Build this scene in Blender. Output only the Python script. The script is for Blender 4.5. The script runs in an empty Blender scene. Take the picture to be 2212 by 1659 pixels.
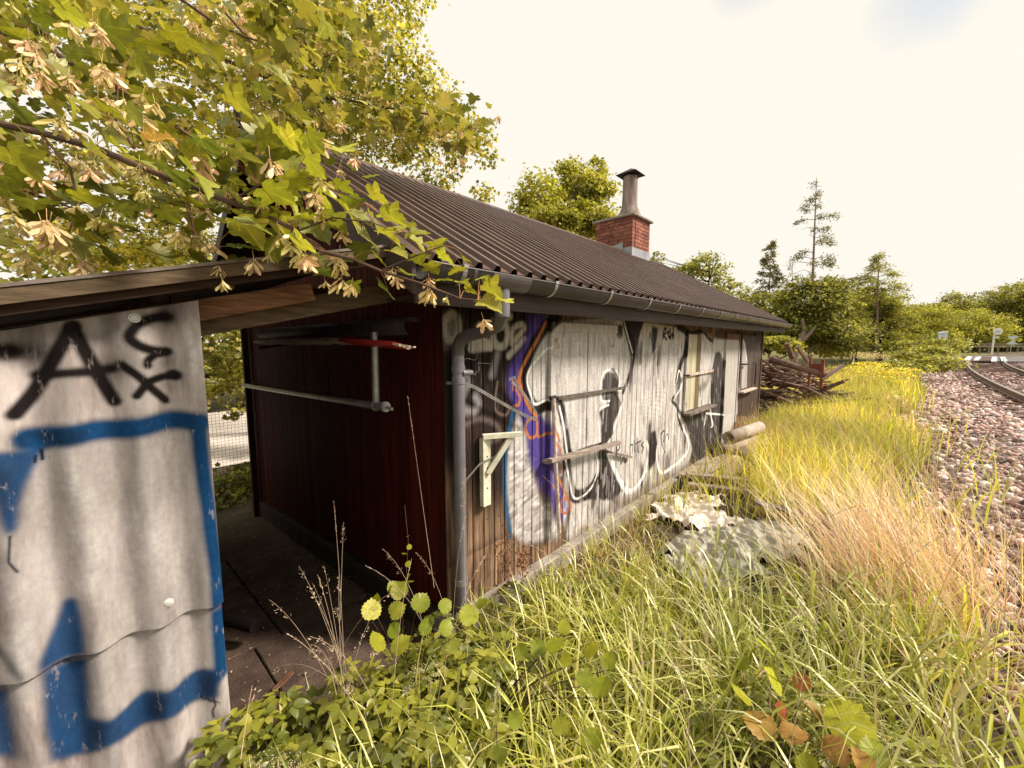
import bpy, math, random
import numpy as np
from math import sin, cos, pi, radians, sqrt, atan2, floor, exp
from mathutils import Vector, Matrix, Euler

# ---------------------------------------------------------------- camera, sky, sun
SC = bpy.context.scene
COL = SC.collection
YAW, PITCH, FPX = radians(43.65), radians(6.14), 850.2
CAM = np.array([1.962, -1.469, 1.943])
cd = bpy.data.cameras.new('camera'); cam = bpy.data.objects.new('camera', cd); COL.objects.link(cam)
cd.sensor_width = 36; cd.lens = FPX/2212*36; cd.clip_start = .03; cd.clip_end = 2000
cam.location = CAM; cam.rotation_euler = (pi/2-PITCH, 0, YAW); SC.camera = cam
SC.view_settings.view_transform = 'Standard'; SC.view_settings.look = 'None'
SC.view_settings.exposure = .45; SC.view_settings.gamma = 1; SC.view_settings.use_curve_mapping = False
SC.cycles.max_bounces = 6; SC.cycles.diffuse_bounces = 3; SC.cycles.glossy_bounces = 2; SC.cycles.transparent_max_bounces = 6; SC.cycles.use_adaptive_sampling = True
SC.cycles.adaptive_threshold = .02; SC.cycles.sample_clamp_indirect = 6

SUN_EL, SUN_AZ = radians(44), radians(40)          # azimuth measured from +X towards +Y
sd = Vector((cos(SUN_EL)*cos(SUN_AZ), cos(SUN_EL)*sin(SUN_AZ), sin(SUN_EL)))
sl = bpy.data.lights.new('sun', 'SUN'); sun = bpy.data.objects.new('sun', sl); COL.objects.link(sun)
sl.energy = 5.0; sl.angle = radians(11); sl.color = (1, .895, .79)
sun.rotation_euler = sd.to_track_quat('Z', 'Y').to_euler(); sun.location = (20, 10, 25)

W = bpy.data.worlds.new('World'); SC.world = W; W.use_nodes = True
nt = W.node_tree; nt.nodes.clear(); N = nt.nodes.new; L = nt.links.new
sky = N('ShaderNodeTexSky'); sky.sky_type = 'NISHITA'; sky.sun_disc = False
sky.sun_elevation = SUN_EL; sky.sun_rotation = pi/2-SUN_AZ
b1 = N('ShaderNodeBackground'); b1.inputs['Strength'].default_value = .12
L(sky.outputs[0], b1.inputs[0])
b2 = N('ShaderNodeBackground'); b2.inputs['Color'].default_value = (1.0, .955, .85, 1)   # thin bright cloud
b2.inputs['Strength'].default_value = .735
tc = N('ShaderNodeTexCoord'); mp = N('ShaderNodeMapping'); mp.inputs['Scale'].default_value = (1, 1, 2.2)
mp.inputs['Location'].default_value = (.3, .1, .4)
nz = N('ShaderNodeTexNoise'); nz.inputs['Scale'].default_value = 1.7; nz.inputs['Detail'].default_value = 6
cr = N('ShaderNodeValToRGB'); cr.color_ramp.elements[0].position = .22; cr.color_ramp.elements[1].position = .36
L(tc.outputs['Generated'], mp.inputs[0]); L(mp.outputs[0], nz.inputs[0]); L(nz.outputs[0], cr.inputs[0])
def gap(px, py, size, depth, fac_in):                  # a thin place in the cloud, blue showing through
    d_ = np.array([-sin(YAW)*cos(PITCH), cos(YAW)*cos(PITCH), -sin(PITCH)]); r_ = np.array([cos(YAW), sin(YAW), 0]); u_ = np.cross(r_, d_); v_ = d_+r_*(px-1106)/FPX-u_*(py-829.5)/FPX; v_ /= np.linalg.norm(v_)
    vd = N('ShaderNodeVectorMath'); vd.operation = 'DISTANCE'; vd.inputs[1].default_value = tuple(v_); L(tc.outputs['Generated'], vd.inputs[0])
    n2 = N('ShaderNodeTexNoise'); n2.inputs['Scale'].default_value = 6; n2.inputs['Detail'].default_value = 6; L(tc.outputs['Generated'], n2.inputs[0])
    ma = N('ShaderNodeMath'); ma.operation = 'MULTIPLY_ADD'; ma.inputs[1].default_value = size*1.6; L(n2.outputs[0], ma.inputs[0]); L(vd.outputs['Value'], ma.inputs[2])
    mr = N('ShaderNodeMapRange'); mr.inputs[1].default_value = size*.75; mr.inputs[2].default_value = size*1.8; mr.inputs[3].default_value = 1-depth; mr.inputs[4].default_value = 1; L(ma.outputs[0], mr.inputs[0])
    mu = N('ShaderNodeMath'); mu.operation = 'MULTIPLY'; L(mr.outputs[0], mu.inputs[0]); L(fac_in, mu.inputs[1]); return mu.outputs[0]
fac = gap(2040, -75, .085, .55, cr.outputs[0]); fac = gap(1640, -75, .07, .5, fac)
ms = N('ShaderNodeMixShader'); L(fac, ms.inputs[0]); L(b1.outputs[0], ms.inputs[1]); L(b2.outputs[0], ms.inputs[2])
wo = N('ShaderNodeOutputWorld'); L(ms.outputs[0], wo.inputs[0])

# ---------------------------------------------------------------- helpers
rnd = random.Random(7)
NR = np.random.RandomState(11)
_w = np.array([-sin(YAW)*cos(PITCH), cos(YAW)*cos(PITCH), -sin(PITCH)])
_r = np.array([cos(YAW), sin(YAW), 0]); _u = np.cross(_r, _w)
def ray(x, y): return _w+_r*(x-1106)/FPX-_u*(y-829.5)/FPX
def on(ax, v, x, y):
    d = ray(x, y); return CAM+d*(v-CAM[ax])/d[ax]
def at(x, y, dist): return CAM+ray(x, y)*dist
def gp(x, dist):
    d = ray(x, 738); d = d[:2]/np.dot(d, _w)
    return CAM[:2]+d*dist
def yz(x, y): p = on(0, 0, x, y); return (p[1], p[2])
A_ = lambda x, y: (905.2+.3968*x, 603.5+.3968*y)
B_ = lambda x, y: (1316.7+.2977*x, 630.9+.2977*y)
C_ = lambda x, y: (1124.7+.461*x, 713.2+.461*y)
D_ = lambda x, y: (.3307*x, 548.6+.3307*y)
E_ = lambda x, y: (.3386*x, 1097.2+.3386*y)

def offs(y): return max(0., y-12)**2/430
def gz(x, y):                                    # ground height
    s = x-offs(y)
    if s < 0:
        return max(-.70, .115*s) if s > -6 else -.70+.0*s
    if s < 2.5:
        t = s/2.5; t = t*t*(3-2*t)
        return .02+.42*t
    if s < 3.6: return .44+.12*(s-2.5)/1.1
    if s < 6.9: return .56
    return .56-.1*min(1, (s-6.9)/2)
def gza(x, y):
    s = x-np.maximum(0, y-12)**2/430
    t = np.clip(s/2.5, 0, 1); t = t*t*(3-2*t)
    z = np.where(s < 0, np.maximum(-.70, .115*s), .02+.42*t)
    z = np.where(s > 2.5, .44+.12*np.clip((s-2.5)/1.1, 0, 1), z)
    return z-.1*np.clip((s-6.9)/2, 0, 1)

def tag(o, label=None, cat=None, group=None, kind=None):
    if label: o['label'] = label
    if cat: o['category'] = cat
    if group: o['group'] = group
    if kind: o['kind'] = kind
    return o
def empty(name, loc=(0, 0, 0), label=None, cat=None, group=None, rz=0):
    o = bpy.data.objects.new(name, None); COL.objects.link(o); o.location = loc; o.rotation_euler = (0, 0, rz)
    o.empty_display_size = .1
    return tag(o, label, cat, group)
def link(name, me, parent=None, loc=(0, 0, 0), rot=(0, 0, 0), sc=(1, 1, 1)):
    o = bpy.data.objects.new(name, me); COL.objects.link(o)
    if parent is not None:                        # loc is given in world space; parents here never rotate or scale
        o.parent = parent; pl = Vector(parent.location)
        q = parent.parent
        while q is not None: pl = pl+Vector(q.location); q = q.parent
        o.location = Vector(loc)-pl
    else: o.location = loc
    o.rotation_euler = rot; o.scale = sc
    return o

class MB:
    def __init__(s): s.v = []; s.f = []; s.m = []; s.mi = 0; s.sm = []
    def add(s, vs, fs, smooth=False):
        n = len(s.v); s.v += [tuple(p) for p in vs]; s.f += [tuple(i+n for i in f) for f in fs]
        s.m += [s.mi]*len(fs); s.sm += [smooth]*len(fs); return s
    def box(s, x0, x1, y0, y1, z0, z1, M=None):
        vs = [Vector(p) for p in ((x0,y0,z0),(x1,y0,z0),(x1,y1,z0),(x0,y1,z0),(x0,y0,z1),(x1,y0,z1),(x1,y1,z1),(x0,y1,z1))]
        if M is not None: vs = [M@v for v in vs]
        return s.add(vs, [(0,3,2,1),(4,5,6,7),(0,1,5,4),(1,2,6,5),(2,3,7,6),(3,0,4,7)])
    def beam(s, p, q, w, h, up=(0, 0, 1)):
        p = Vector(p); q = Vector(q); d = (q-p); l = d.length; d.normalize()
        u = Vector(up); sd_ = d.cross(u)
        if sd_.length < 1e-4: sd_ = Vector((1, 0, 0))
        sd_.normalize(); u = sd_.cross(d)
        M = Matrix((( d.x, sd_.x, u.x, p.x), (d.y, sd_.y, u.y, p.y), (d.z, sd_.z, u.z, p.z), (0,0,0,1)))
        return s.box(0, l, -w/2, w/2, -h/2, h/2, M)
    def tube(s, pts, r, n=8, cap=True, smooth=True, r2=None):
        pts = [Vector(p) for p in pts]; k = len(pts); rs = r if isinstance(r, (list, tuple)) else [r]*k
        rings = []; ref = None
        for i, p in enumerate(pts):
            d = (pts[min(i+1, k-1)]-pts[max(i-1, 0)]).normalized()
            if ref is None or abs(ref.dot(d)) > .95: ref = Vector((0, 0, 1)) if abs(d.z) < .9 else Vector((1, 0, 0))
            a = d.cross(ref).normalized(); b = a.cross(d).normalized(); ref = b
            rings.append([p+(a*cos(2*pi*j/n)+b*sin(2*pi*j/n))*rs[i] for j in range(n)])
        vs = [v for g in rings for v in g]; fs = []
        for i in range(k-1):
            for j in range(n): fs.append((i*n+j, i*n+(j+1)%n, (i+1)*n+(j+1)%n, (i+1)*n+j))
        s.add(vs, fs, smooth)
        if cap: s.add(rings[0], [tuple(range(n))[::-1]]); s.add(rings[-1], [tuple(range(n))])
        return s
    def prism(s, poly, z0, z1, M=None):
        n = len(poly); vs = [Vector((a, b, z0)) for a, b in poly]+[Vector((a, b, z1)) for a, b in poly]
        if M is not None: vs = [M@v for v in vs]
        return s.add(vs, [tuple(range(n))[::-1], tuple(range(n, 2*n))]+[(i, (i+1) % n, n+(i+1) % n, n+i) for i in range(n)])
    def build(s, name, mats, parent=None, loc=(0, 0, 0), rot=(0, 0, 0), bevel=0, label=None, cat=None, group=None, kind=None):
        me = s.mesh(name, mats)
        o = link(name, me, parent, loc if (parent is None or any(loc)) else origin(parent), rot)
        if bevel:
            b = o.modifiers.new('bevel', 'BEVEL'); b.width = bevel; b.segments = 1; b.limit_method = 'ANGLE'
        return tag(o, label, cat, group, kind)
    def mesh(s, name, mats):
        me = bpy.data.meshes.new(name); me.from_pydata(s.v, [], s.f)
        for m in (mats if isinstance(mats, (list, tuple)) else [mats]): me.materials.append(m)
        me.polygons.foreach_set('material_index', s.m); me.polygons.foreach_set('use_smooth', s.sm); me.update()
        return me
def origin(o):
    p = Vector(o.location); q = o.parent
    while q is not None: p = p+Vector(q.location); q = q.parent
    return tuple(p)
def wmesh(mb, name, mats, parent=None, **k):
    """mb holds world coordinates; the mesh is moved so that its object's origin is the centre of the piece"""
    a = np.array([tuple(v) for v in mb.v]); c = (a.min(0)+a.max(0))/2; c[2] = a[:, 2].min()
    mb.v = [tuple(np.array(tuple(v))-c) for v in mb.v]
    return mb.build(name, mats, parent, loc=tuple(c), **k)
def npmesh(name, V, F, mat, col=None, smooth=False, fs=None):
    """numpy mesh: V (n,3), F (m,k) one face size"""
    me = bpy.data.meshes.new(name); k = F.shape[1]
    me.vertices.add(len(V)); me.vertices.foreach_set('co', V.astype(np.float32).ravel())
    me.loops.add(F.size); me.loops.foreach_set('vertex_index', F.astype(np.int32).ravel())
    me.polygons.add(len(F)); me.polygons.foreach_set('loop_start', np.arange(0, F.size, k, dtype=np.int32))
    me.polygons.foreach_set('loop_total', np.full(len(F), k, dtype=np.int32))
    if smooth: me.polygons.foreach_set('use_smooth', np.ones(len(F), bool))
    me.update(calc_edges=True)
    if col is not None:
        a = me.color_attributes.new('Col', 'FLOAT_COLOR', 'POINT')
        c = np.ones((len(V), 4), np.float32); c[:, :3] = col; a.data.foreach_set('color', c.ravel())
    me.materials.append(mat); return me
def rotm(n):
    """n random rotation matrices"""
    q = NR.normal(size=(n, 4)); q /= np.linalg.norm(q, axis=1)[:, None]; a, b, c, d = q.T
    return np.stack([1-2*(c*c+d*d), 2*(b*c-a*d), 2*(b*d+a*c), 2*(b*c+a*d), 1-2*(b*b+d*d), 2*(c*d-a*b),
                     2*(b*d-a*c), 2*(c*d+a*b), 1-2*(b*b+c*c)], 1).reshape(n, 3, 3)

# ---------------------------------------------------------------- materials
def mat(name, col, rough=.7, metal=0, var=.25, scale=6, col2=None, bump=.0, bscale=None, stretch=None, rv=.0, spec=.15, detail=6):
    """principled with two-tone noise, per-object value variation (rv) and noise bump"""
    m = bpy.data.materials.new(name); m.use_nodes = True; t = m.node_tree; n = t.nodes; l = t.links
    p = n['Principled BSDF']; p.inputs['Roughness'].default_value = rough; p.inputs['Metallic'].default_value = metal
    p.inputs['Specular IOR Level'].default_value = spec
    g = n.new('ShaderNodeNewGeometry'); mp = n.new('ShaderNodeMapping'); l.new(g.outputs['Position'], mp.inputs[0])
    if stretch: mp.inputs['Scale'].default_value = stretch
    nz = n.new('ShaderNodeTexNoise'); nz.inputs['Scale'].default_value = scale; nz.inputs['Detail'].default_value = detail
    nz.inputs['Roughness'].default_value = .65
    l.new(mp.outputs[0], nz.inputs[0])
    r = n.new('ShaderNodeValToRGB'); r.color_ramp.elements[0].position = .32; r.color_ramp.elements[1].position = .7
    c2 = col2 or tuple(c*(1-var*1.6) for c in col)
    r.color_ramp.elements[0].color = (*c2, 1); r.color_ramp.elements[1].color = (*[min(1, c*(1+var*.5)) for c in col], 1)
    l.new(nz.outputs[0], r.inputs[0]); out = r.outputs[0]
    if rv:
        oi = n.new('ShaderNodeObjectInfo'); mr = n.new('ShaderNodeMapRange'); mr.inputs[3].default_value = 1-rv; mr.inputs[4].default_value = 1+rv
        l.new(oi.outputs['Random'], mr.inputs[0]); h = n.new('ShaderNodeHueSaturation'); l.new(mr.outputs[0], h.inputs['Value'])
        l.new(out, h.inputs['Color']); out = h.outputs[0]
        ad = n.new('ShaderNodeVectorMath'); ad.operation = 'SCALE'; ad.inputs[0].default_value = (13, 7, 29)
        l.new(oi.outputs['Random'], ad.inputs['Scale']); l.new(ad.outputs[0], mp.inputs['Location'])
    l.new(out, p.inputs['Base Color'])
    if bump:
        b = n.new('ShaderNodeBump'); b.inputs['Strength'].default_value = bump; b.inputs['Distance'].default_value = .02
        if bscale:
            n2 = n.new('ShaderNodeTexNoise'); n2.inputs['Scale'].default_value = bscale; n2.inputs['Detail'].default_value = 5
            l.new(mp.outputs[0], n2.inputs[0]); l.new(n2.outputs[0], b.inputs['Height'])
        else: l.new(nz.outputs[0], b.inputs['Height'])
        l.new(b.outputs[0], p.inputs['Normal'])
    return m
def leafmat(name, col=None, trans=.45, tcol=(1.25, 1.2, .6), rough=.45, spec=.35, rv=.25, gloss=.03, veins=None):
    """foliage: colour from attribute Col (or given), diffuse + translucent + a little gloss"""
    m = bpy.data.materials.new(name); m.use_nodes = True; t = m.node_tree; n = t.nodes; l = t.links; n.clear()
    if col is None:
        a = n.new('ShaderNodeAttribute'); a.attribute_name = 'Col'; c = a.outputs[0]
    else:
        a = n.new('ShaderNodeRGB'); a.outputs[0].default_value = (*col, 1); c = a.outputs[0]
        oi = n.new('ShaderNodeObjectInfo'); h = n.new('ShaderNodeHueSaturation')
        m1 = n.new('ShaderNodeMapRange'); m1.inputs[3].default_value = 1-rv; m1.inputs[4].default_value = 1+rv; l.new(oi.outputs['Random'], m1.inputs[0])
        wn = n.new('ShaderNodeTexWhiteNoise'); wn.noise_dimensions = '1D'; l.new(oi.outputs['Random'], wn.inputs['W'])
        m2 = n.new('ShaderNodeMapRange'); m2.inputs[3].default_value = .485; m2.inputs[4].default_value = .515; l.new(wn.outputs[0], m2.inputs[0])
        l.new(m1.outputs[0], h.inputs['Value']); l.new(m2.outputs[0], h.inputs['Hue']); l.new(c, h.inputs['Color']); c = h.outputs[0]
        g = n.new('ShaderNodeNewGeometry'); nz = n.new('ShaderNodeTexNoise'); nz.inputs['Scale'].default_value = 30; l.new(g.outputs['Position'], nz.inputs[0])
        m3 = n.new('ShaderNodeMapRange'); m3.inputs[3].default_value = .6; m3.inputs[4].default_value = 1.4; l.new(nz.outputs[0], m3.inputs[0])
        h2 = n.new('ShaderNodeHueSaturation'); l.new(m3.outputs[0], h2.inputs['Value']); l.new(c, h2.inputs['Color']); c = h2.outputs[0]
    if veins:                                    # pale leaf veins in the leaf's own space
        to = n.new('ShaderNodeTexCoord'); sp = n.new('ShaderNodeSeparateXYZ'); l.new(to.outputs['Object'], sp.inputs[0])
        def mth(op, a_, b_=None):
            q = n.new('ShaderNodeMath'); q.operation = op
            for i, v_ in enumerate((a_, b_)):
                if v_ is None: continue
                if isinstance(v_, (int, float)): q.inputs[i].default_value = v_
                else: l.new(v_, q.inputs[i])
            return q.outputs[0]
        if veins == 'palm': ph = mth('MULTIPLY', mth('ARCTAN2', sp.outputs['X'], mth('SUBTRACT', sp.outputs['Y'], .01)), 180/41)
        else: ph = mth('MULTIPLY', mth('SUBTRACT', sp.outputs['Y'], mth('MULTIPLY', mth('ABSOLUTE', sp.outputs['X']), .8)), 26)
        rad = mth('ADD', mth('MULTIPLY', mth('ABSOLUTE', sp.outputs['X']), 1.), .25)
        if veins == 'pin': s0 = mth('MINIMUM', mth('ABSOLUTE', mth('SINE', ph)), mth('MULTIPLY', mth('ABSOLUTE', sp.outputs['X']), 30))
        else: s0 = mth('ABSOLUTE', mth('SINE', ph))
        vm = n.new('ShaderNodeMapRange'); vm.inputs[1].default_value = .03; vm.inputs[2].default_value = .22; vm.inputs[3].default_value = 1.45; vm.inputs[4].default_value = .95; l.new(s0, vm.inputs[0])
        h3 = n.new('ShaderNodeHueSaturation'); l.new(vm.outputs[0], h3.inputs['Value']); l.new(c, h3.inputs['Color']); c = h3.outputs[0]
    d = n.new('ShaderNodeBsdfDiffuse'); l.new(c, d.inputs[0])
    tr = n.new('ShaderNodeBsdfTranslucent'); mx = n.new('ShaderNodeVectorMath'); mx.operation = 'MULTIPLY'; mx.inputs[1].default_value = tcol
    l.new(c, mx.inputs[0]); l.new(mx.outputs[0], tr.inputs[0])
    a1 = n.new('ShaderNodeMixShader'); a1.inputs[0].default_value = trans; l.new(d.outputs[0], a1.inputs[1]); l.new(tr.outputs[0], a1.inputs[2])
    gl = n.new('ShaderNodeBsdfGlossy'); gl.inputs['Roughness'].default_value = rough; gl.inputs[0].default_value = (.9, .88, .7, 1)
    a2 = n.new('ShaderNodeMixShader'); a2.inputs[0].default_value = gloss; l.new(a1.outputs[0], a2.inputs[1]); l.new(gl.outputs[0], a2.inputs[2])
    o = n.new('ShaderNodeOutputMaterial'); l.new(a2.outputs[0], o.inputs[0]); return m

# --- spray paint: coverage and colour rasterised in metres on a wall, then wrapped by world position
class Paint:
    def __init__(s, y0, y1, z0, z1, res):
        s.y0, s.y1, s.z0, s.z1, s.res = y0, y1, z0, z1, res
        s.w = int((y1-y0)/res); s.h = int((z1-z0)/res); s.c = np.zeros((s.h, s.w, 3), np.float32); s.a = np.zeros((s.h, s.w), np.float32)
        s.Y, s.Z = np.meshgrid(y0+(np.arange(s.w)+.5)*res, z0+(np.arange(s.h)+.5)*res)
    def put(s, sl, al, col):
        al = al[..., None]; s.c[sl] = s.c[sl]*(1-al)+np.array(col)*al; s.a[sl] = s.a[sl]*(1-al[..., 0])+al[..., 0]
    def box(s, P, m):
        P = np.array(P); a = int((P[:, 0].min()-m-s.y0)/s.res); b = int((P[:, 0].max()+m-s.y0)/s.res)+1
        c = int((P[:, 1].min()-m-s.z0)/s.res); d = int((P[:, 1].max()+m-s.z0)/s.res)+1
        return (slice(max(0, c), max(0, min(s.h, d))), slice(max(0, a), max(0, min(s.w, b))))
    def stroke(s, P, w, col, soft=.015, op=1., smooth=True, taper=False):
        P = [np.array(p, float) for p in P]
        if smooth and len(P) > 2:
            Q = []
            for i in range(len(P)-1):
                p0, p1, p2, p3 = P[max(i-1, 0)], P[i], P[i+1], P[min(i+2, len(P)-1)]
                for k in range(6):
                    t = k/6; Q.append(.5*((2*p1)+(-p0+p2)*t+(2*p0-5*p1+4*p2-p3)*t*t+(-p0+3*p1-3*p2+p3)*t**3))
            P = Q+[P[-1]]
        sl = s.box(P, w+soft*2); Y = s.Y[sl]; Z = s.Z[sl]
        if Y.size == 0: return
        D = np.full(Y.shape, 9.)
        for a, b in zip(P[:-1], P[1:]):
            d = b-a; t = np.clip(((Y-a[0])*d[0]+(Z-a[1])*d[1])/(d@d+1e-9), 0, 1)
            D = np.minimum(D, np.hypot(Y-a[0]-t*d[0], Z-a[1]-t*d[1]))
        al = 1-np.clip((D-w/2+soft/2)/soft, 0, 1); al = al*al*(3-2*al)
        s.put(sl, al*op, col)
    def poly(s, P, col, soft=.015, op=1.):
        P = [tuple(p) for p in P]; sl = s.box(P, soft*2+s.res*3); Y = s.Y[sl]; Z = s.Z[sl]
        if Y.size == 0: return
        ins = np.zeros(Y.shape, bool); n = len(P)
        for i in range(n):
            (y1, z1), (y2, z2) = P[i], P[(i+1) % n]
            if z1 == z2: continue
            c = ((z1 > Z) != (z2 > Z)) & (Y < (y2-y1)*(Z-z1)/(z2-z1)+y1); ins ^= c
        al = ins.astype(np.float32); k = max(1, int(soft/s.res/2))
        for _ in range(2):
            for ax in (0, 1):
                ac = np.zeros_like(al)
                for d in range(-k, k+1): ac += np.roll(al, d, ax)
                al = ac/(2*k+1)
        s.put(sl, al*op, col)
    def image(s, name):
        im = bpy.data.images.new(name, s.w, s.h, alpha=True, float_buffer=True)
        im.colorspace_settings.name = 'Non-Color'; im.alpha_mode = 'CHANNEL_PACKED'
        px = np.concatenate([s.c, s.a[..., None]], 2).astype(np.float32); im.pixels.foreach_set(px.ravel()); im.pack(); return im

def painted(m, P, im, wear=.35, wscale=(9, 60, 4), thr=(.30, .42), prough=.55):
    """lay the spray paint over material m, worn off in streaks along the grain"""
    t = m.node_tree; n = t.nodes; l = t.links; p = n['Principled BSDF']; base = p.inputs['Base Color'].links[0].from_socket
    g = n.new('ShaderNodeNewGeometry'); sx = n.new('ShaderNodeSeparateXYZ'); l.new(g.outputs['Position'], sx.inputs[0])
    cx = n.new('ShaderNodeCombineXYZ')
    for i, (o, a, b) in enumerate((('Y', P.y0, P.y1), ('Z', P.z0, P.z1))):
        r = n.new('ShaderNodeMapRange'); r.clamp = False; r.inputs[1].default_value = a; r.inputs[2].default_value = b
        l.new(sx.outputs[o], r.inputs[0]); l.new(r.outputs[0], cx.inputs[i])
    ti = n.new('ShaderNodeTexImage'); ti.image = im; ti.extension = 'CLIP'; ti.interpolation = 'Cubic'; l.new(cx.outputs[0], ti.inputs[0])
    mp = n.new('ShaderNodeMapping'); mp.inputs['Scale'].default_value = wscale; l.new(g.outputs['Position'], mp.inputs[0])
    nz = n.new('ShaderNodeTexNoise'); nz.inputs['Scale'].default_value = 1; nz.inputs['Detail'].default_value = 7; nz.inputs['Roughness'].default_value = .7
    l.new(mp.outputs[0], nz.inputs[0])
    mr = n.new('ShaderNodeMapRange'); mr.inputs[1].default_value = thr[0]; mr.inputs[2].default_value = thr[1]; mr.inputs[3].default_value = 1-wear; l.new(nz.outputs[0], mr.inputs[0])
    mu = n.new('ShaderNodeMath'); mu.operation = 'MULTIPLY'; l.new(ti.outputs['Alpha'], mu.inputs[0]); l.new(mr.outputs[0], mu.inputs[1])
    # cloudy, streaky tone inside the paint
    mp2 = n.new('ShaderNodeMapping'); mp2.inputs['Scale'].default_value = (5, 16, 2.2); l.new(g.outputs['Position'], mp2.inputs[0])
    n2 = n.new('ShaderNodeTexNoise'); n2.inputs['Scale'].default_value = 1.3; n2.inputs['Detail'].default_value = 8; n2.inputs['Roughness'].default_value = .7; l.new(mp2.outputs[0], n2.inputs[0])
    m2 = n.new('ShaderNodeMapRange'); m2.inputs[1].default_value = .3; m2.inputs[2].default_value = .7; m2.inputs[3].default_value = .70; m2.inputs[4].default_value = 1.16; l.new(n2.outputs[0], m2.inputs[0])
    n3 = n.new('ShaderNodeTexNoise'); n3.inputs['Scale'].default_value = 48; n3.inputs['Detail'].default_value = 4; l.new(g.outputs['Position'], n3.inputs[0])
    m4 = n.new('ShaderNodeMapRange'); m4.inputs[1].default_value = .3; m4.inputs[2].default_value = .7; m4.inputs[3].default_value = .80; m4.inputs[4].default_value = 1.12; l.new(n3.outputs[0], m4.inputs[0])
    mm = n.new('ShaderNodeMath'); mm.operation = 'MULTIPLY'; l.new(m2.outputs[0], mm.inputs[0]); l.new(m4.outputs[0], mm.inputs[1]); m2 = mm
    hv = n.new('ShaderNodeHueSaturation'); l.new(ti.outputs['Color'], hv.inputs['Color']); l.new(m2.outputs[0], hv.inputs['Value'])
    mx = n.new('ShaderNodeMix'); mx.data_type = 'RGBA'; l.new(mu.outputs[0], mx.inputs[0]); l.new(base, mx.inputs[6]); l.new(hv.outputs[0], mx.inputs[7])
    l.new(mx.outputs[2], p.inputs['Base Color']); return m
# ---------------------------------------------------------------- base materials
M = {}
M['wood_front'] = mat('weathered_boards', (.34, .22, .14), .75, col2=(.050, .026, .016), scale=1.0, stretch=(30, 34, 2.2), bump=.5, rv=.28)
M['wood_red'] = mat('dark_red_boards', (.080, .012, .008), .7, col2=(.024, .005, .004), scale=1.0, stretch=(30, 12, 1.5), bump=.35, rv=.25, spec=.06)
M['void'] = mat('dark_backing', (.012, .008, .007), .9)
M['roof'] = mat('brown_coated_steel', (.135, .082, .064), .45, col2=(.062, .038, .030), scale=1.6, stretch=(1, 5, 1), spec=.3)
M['gutter'] = mat('grey_brown_plastic', (.095, .080, .078), .32, col2=(.06, .05, .05), scale=4, spec=.5)
M['pipe'] = mat('grey_plastic_pipe', (.16, .15, .165), .42, col2=(.11, .10, .11), scale=5, spec=.45)
M['strap'] = mat('galvanised_steel', (.42, .41, .40), .35, metal=.6, col2=(.24, .23, .22), scale=14)
M['zinc'] = mat('zinc_flashing', (.36, .37, .39), .5, metal=.3, col2=(.24, .25, .27), scale=5)
M['fascia'] = mat('brown_fascia', (.085, .062, .058), .6, col2=(.05, .036, .034), scale=1, stretch=(8, 2, 30), bump=.2)
M['concrete'] = mat('concrete', (.36, .32, .28), .9, col2=(.20, .17, .14), scale=5, bump=.5, bscale=60)
M['darkconcrete'] = mat('dark_concrete', (.06, .042, .035), .95, col2=(.03, .02, .017), scale=6, bump=.4)  # concrete in a much darker tone, for the carport-side plinth
M['slab'] = mat('paving_slab', (.135, .092, .070), .9, col2=(.06, .040, .030), scale=6, bump=.5, bscale=70, rv=.18)
M['brick'] = mat('red_brick', (.36, .14, .095), .9, col2=(.15, .065, .05), scale=14, bump=.5, bscale=70, rv=.3)
M['mortar'] = mat('mortar', (.34, .27, .23), .95, scale=30, bump=.4)
M['flue'] = mat('stained_flue', (.36, .30, .27), .85, col2=(.17, .12, .10), scale=1.2, stretch=(9, 9, 1.5), bump=.2)
M['darkmetal'] = mat('sooty_metal', (.05, .04, .04), .6, scale=12)
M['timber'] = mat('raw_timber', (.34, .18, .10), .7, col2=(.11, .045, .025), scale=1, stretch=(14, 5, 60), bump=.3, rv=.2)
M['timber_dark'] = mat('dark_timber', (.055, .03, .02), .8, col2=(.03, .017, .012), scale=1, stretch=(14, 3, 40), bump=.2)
M['oliveedge'] = mat('mossy_brown_edge', (.15, .105, .065), .85, col2=(.07, .05, .03), scale=1.5, stretch=(8, 4, 30), bump=.3)
M['greywood'] = mat('silvered_timber', (.33, .275, .235), .85, col2=(.13, .095, .075), scale=1.5, stretch=(20, 5, 20), bump=.4, rv=.3)
M['cream'] = mat('cream_painted_wood', (.66, .64, .50), .6, col2=(.48, .45, .34), scale=10)
M['rustywhite'] = mat('peeling_white_pipe', (.72, .67, .60), .6, col2=(.26, .13, .08), scale=14, stretch=(2, 2, 1))
M['rust'] = mat('rust', (.16, .06, .035), .8, col2=(.07, .03, .02), scale=20)
M['fibre'] = mat('fibre_cement', (.52, .47, .445), .85, col2=(.19, .15, .135), scale=1.6, stretch=(3, 7, 1.6), bump=.25, bscale=140)
M['whitemetal'] = mat('washer_metal', (.68, .66, .62), .4, metal=.3, scale=30)

# ---------------------------------------------------------------- graffiti on the track side of the shed
P = Paint(-.1, 8.4, 0, 2.4, .004)
def a(*q): return [yz(*A_(*p)) for p in q]
def b(*q): return [yz(*B_(*p)) for p in q]
def c(*q): return [yz(*C_(*p)) for p in q]
BLK = (.009, .005, .005); SIL = (.60, .57, .54); WHT = (.90, .88, .86); PUR = (.085, .055, .29); ORG = (.50, .17, .05); BLU = (.015, .09, .20); GRY = (.30, .25, .22)
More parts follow.
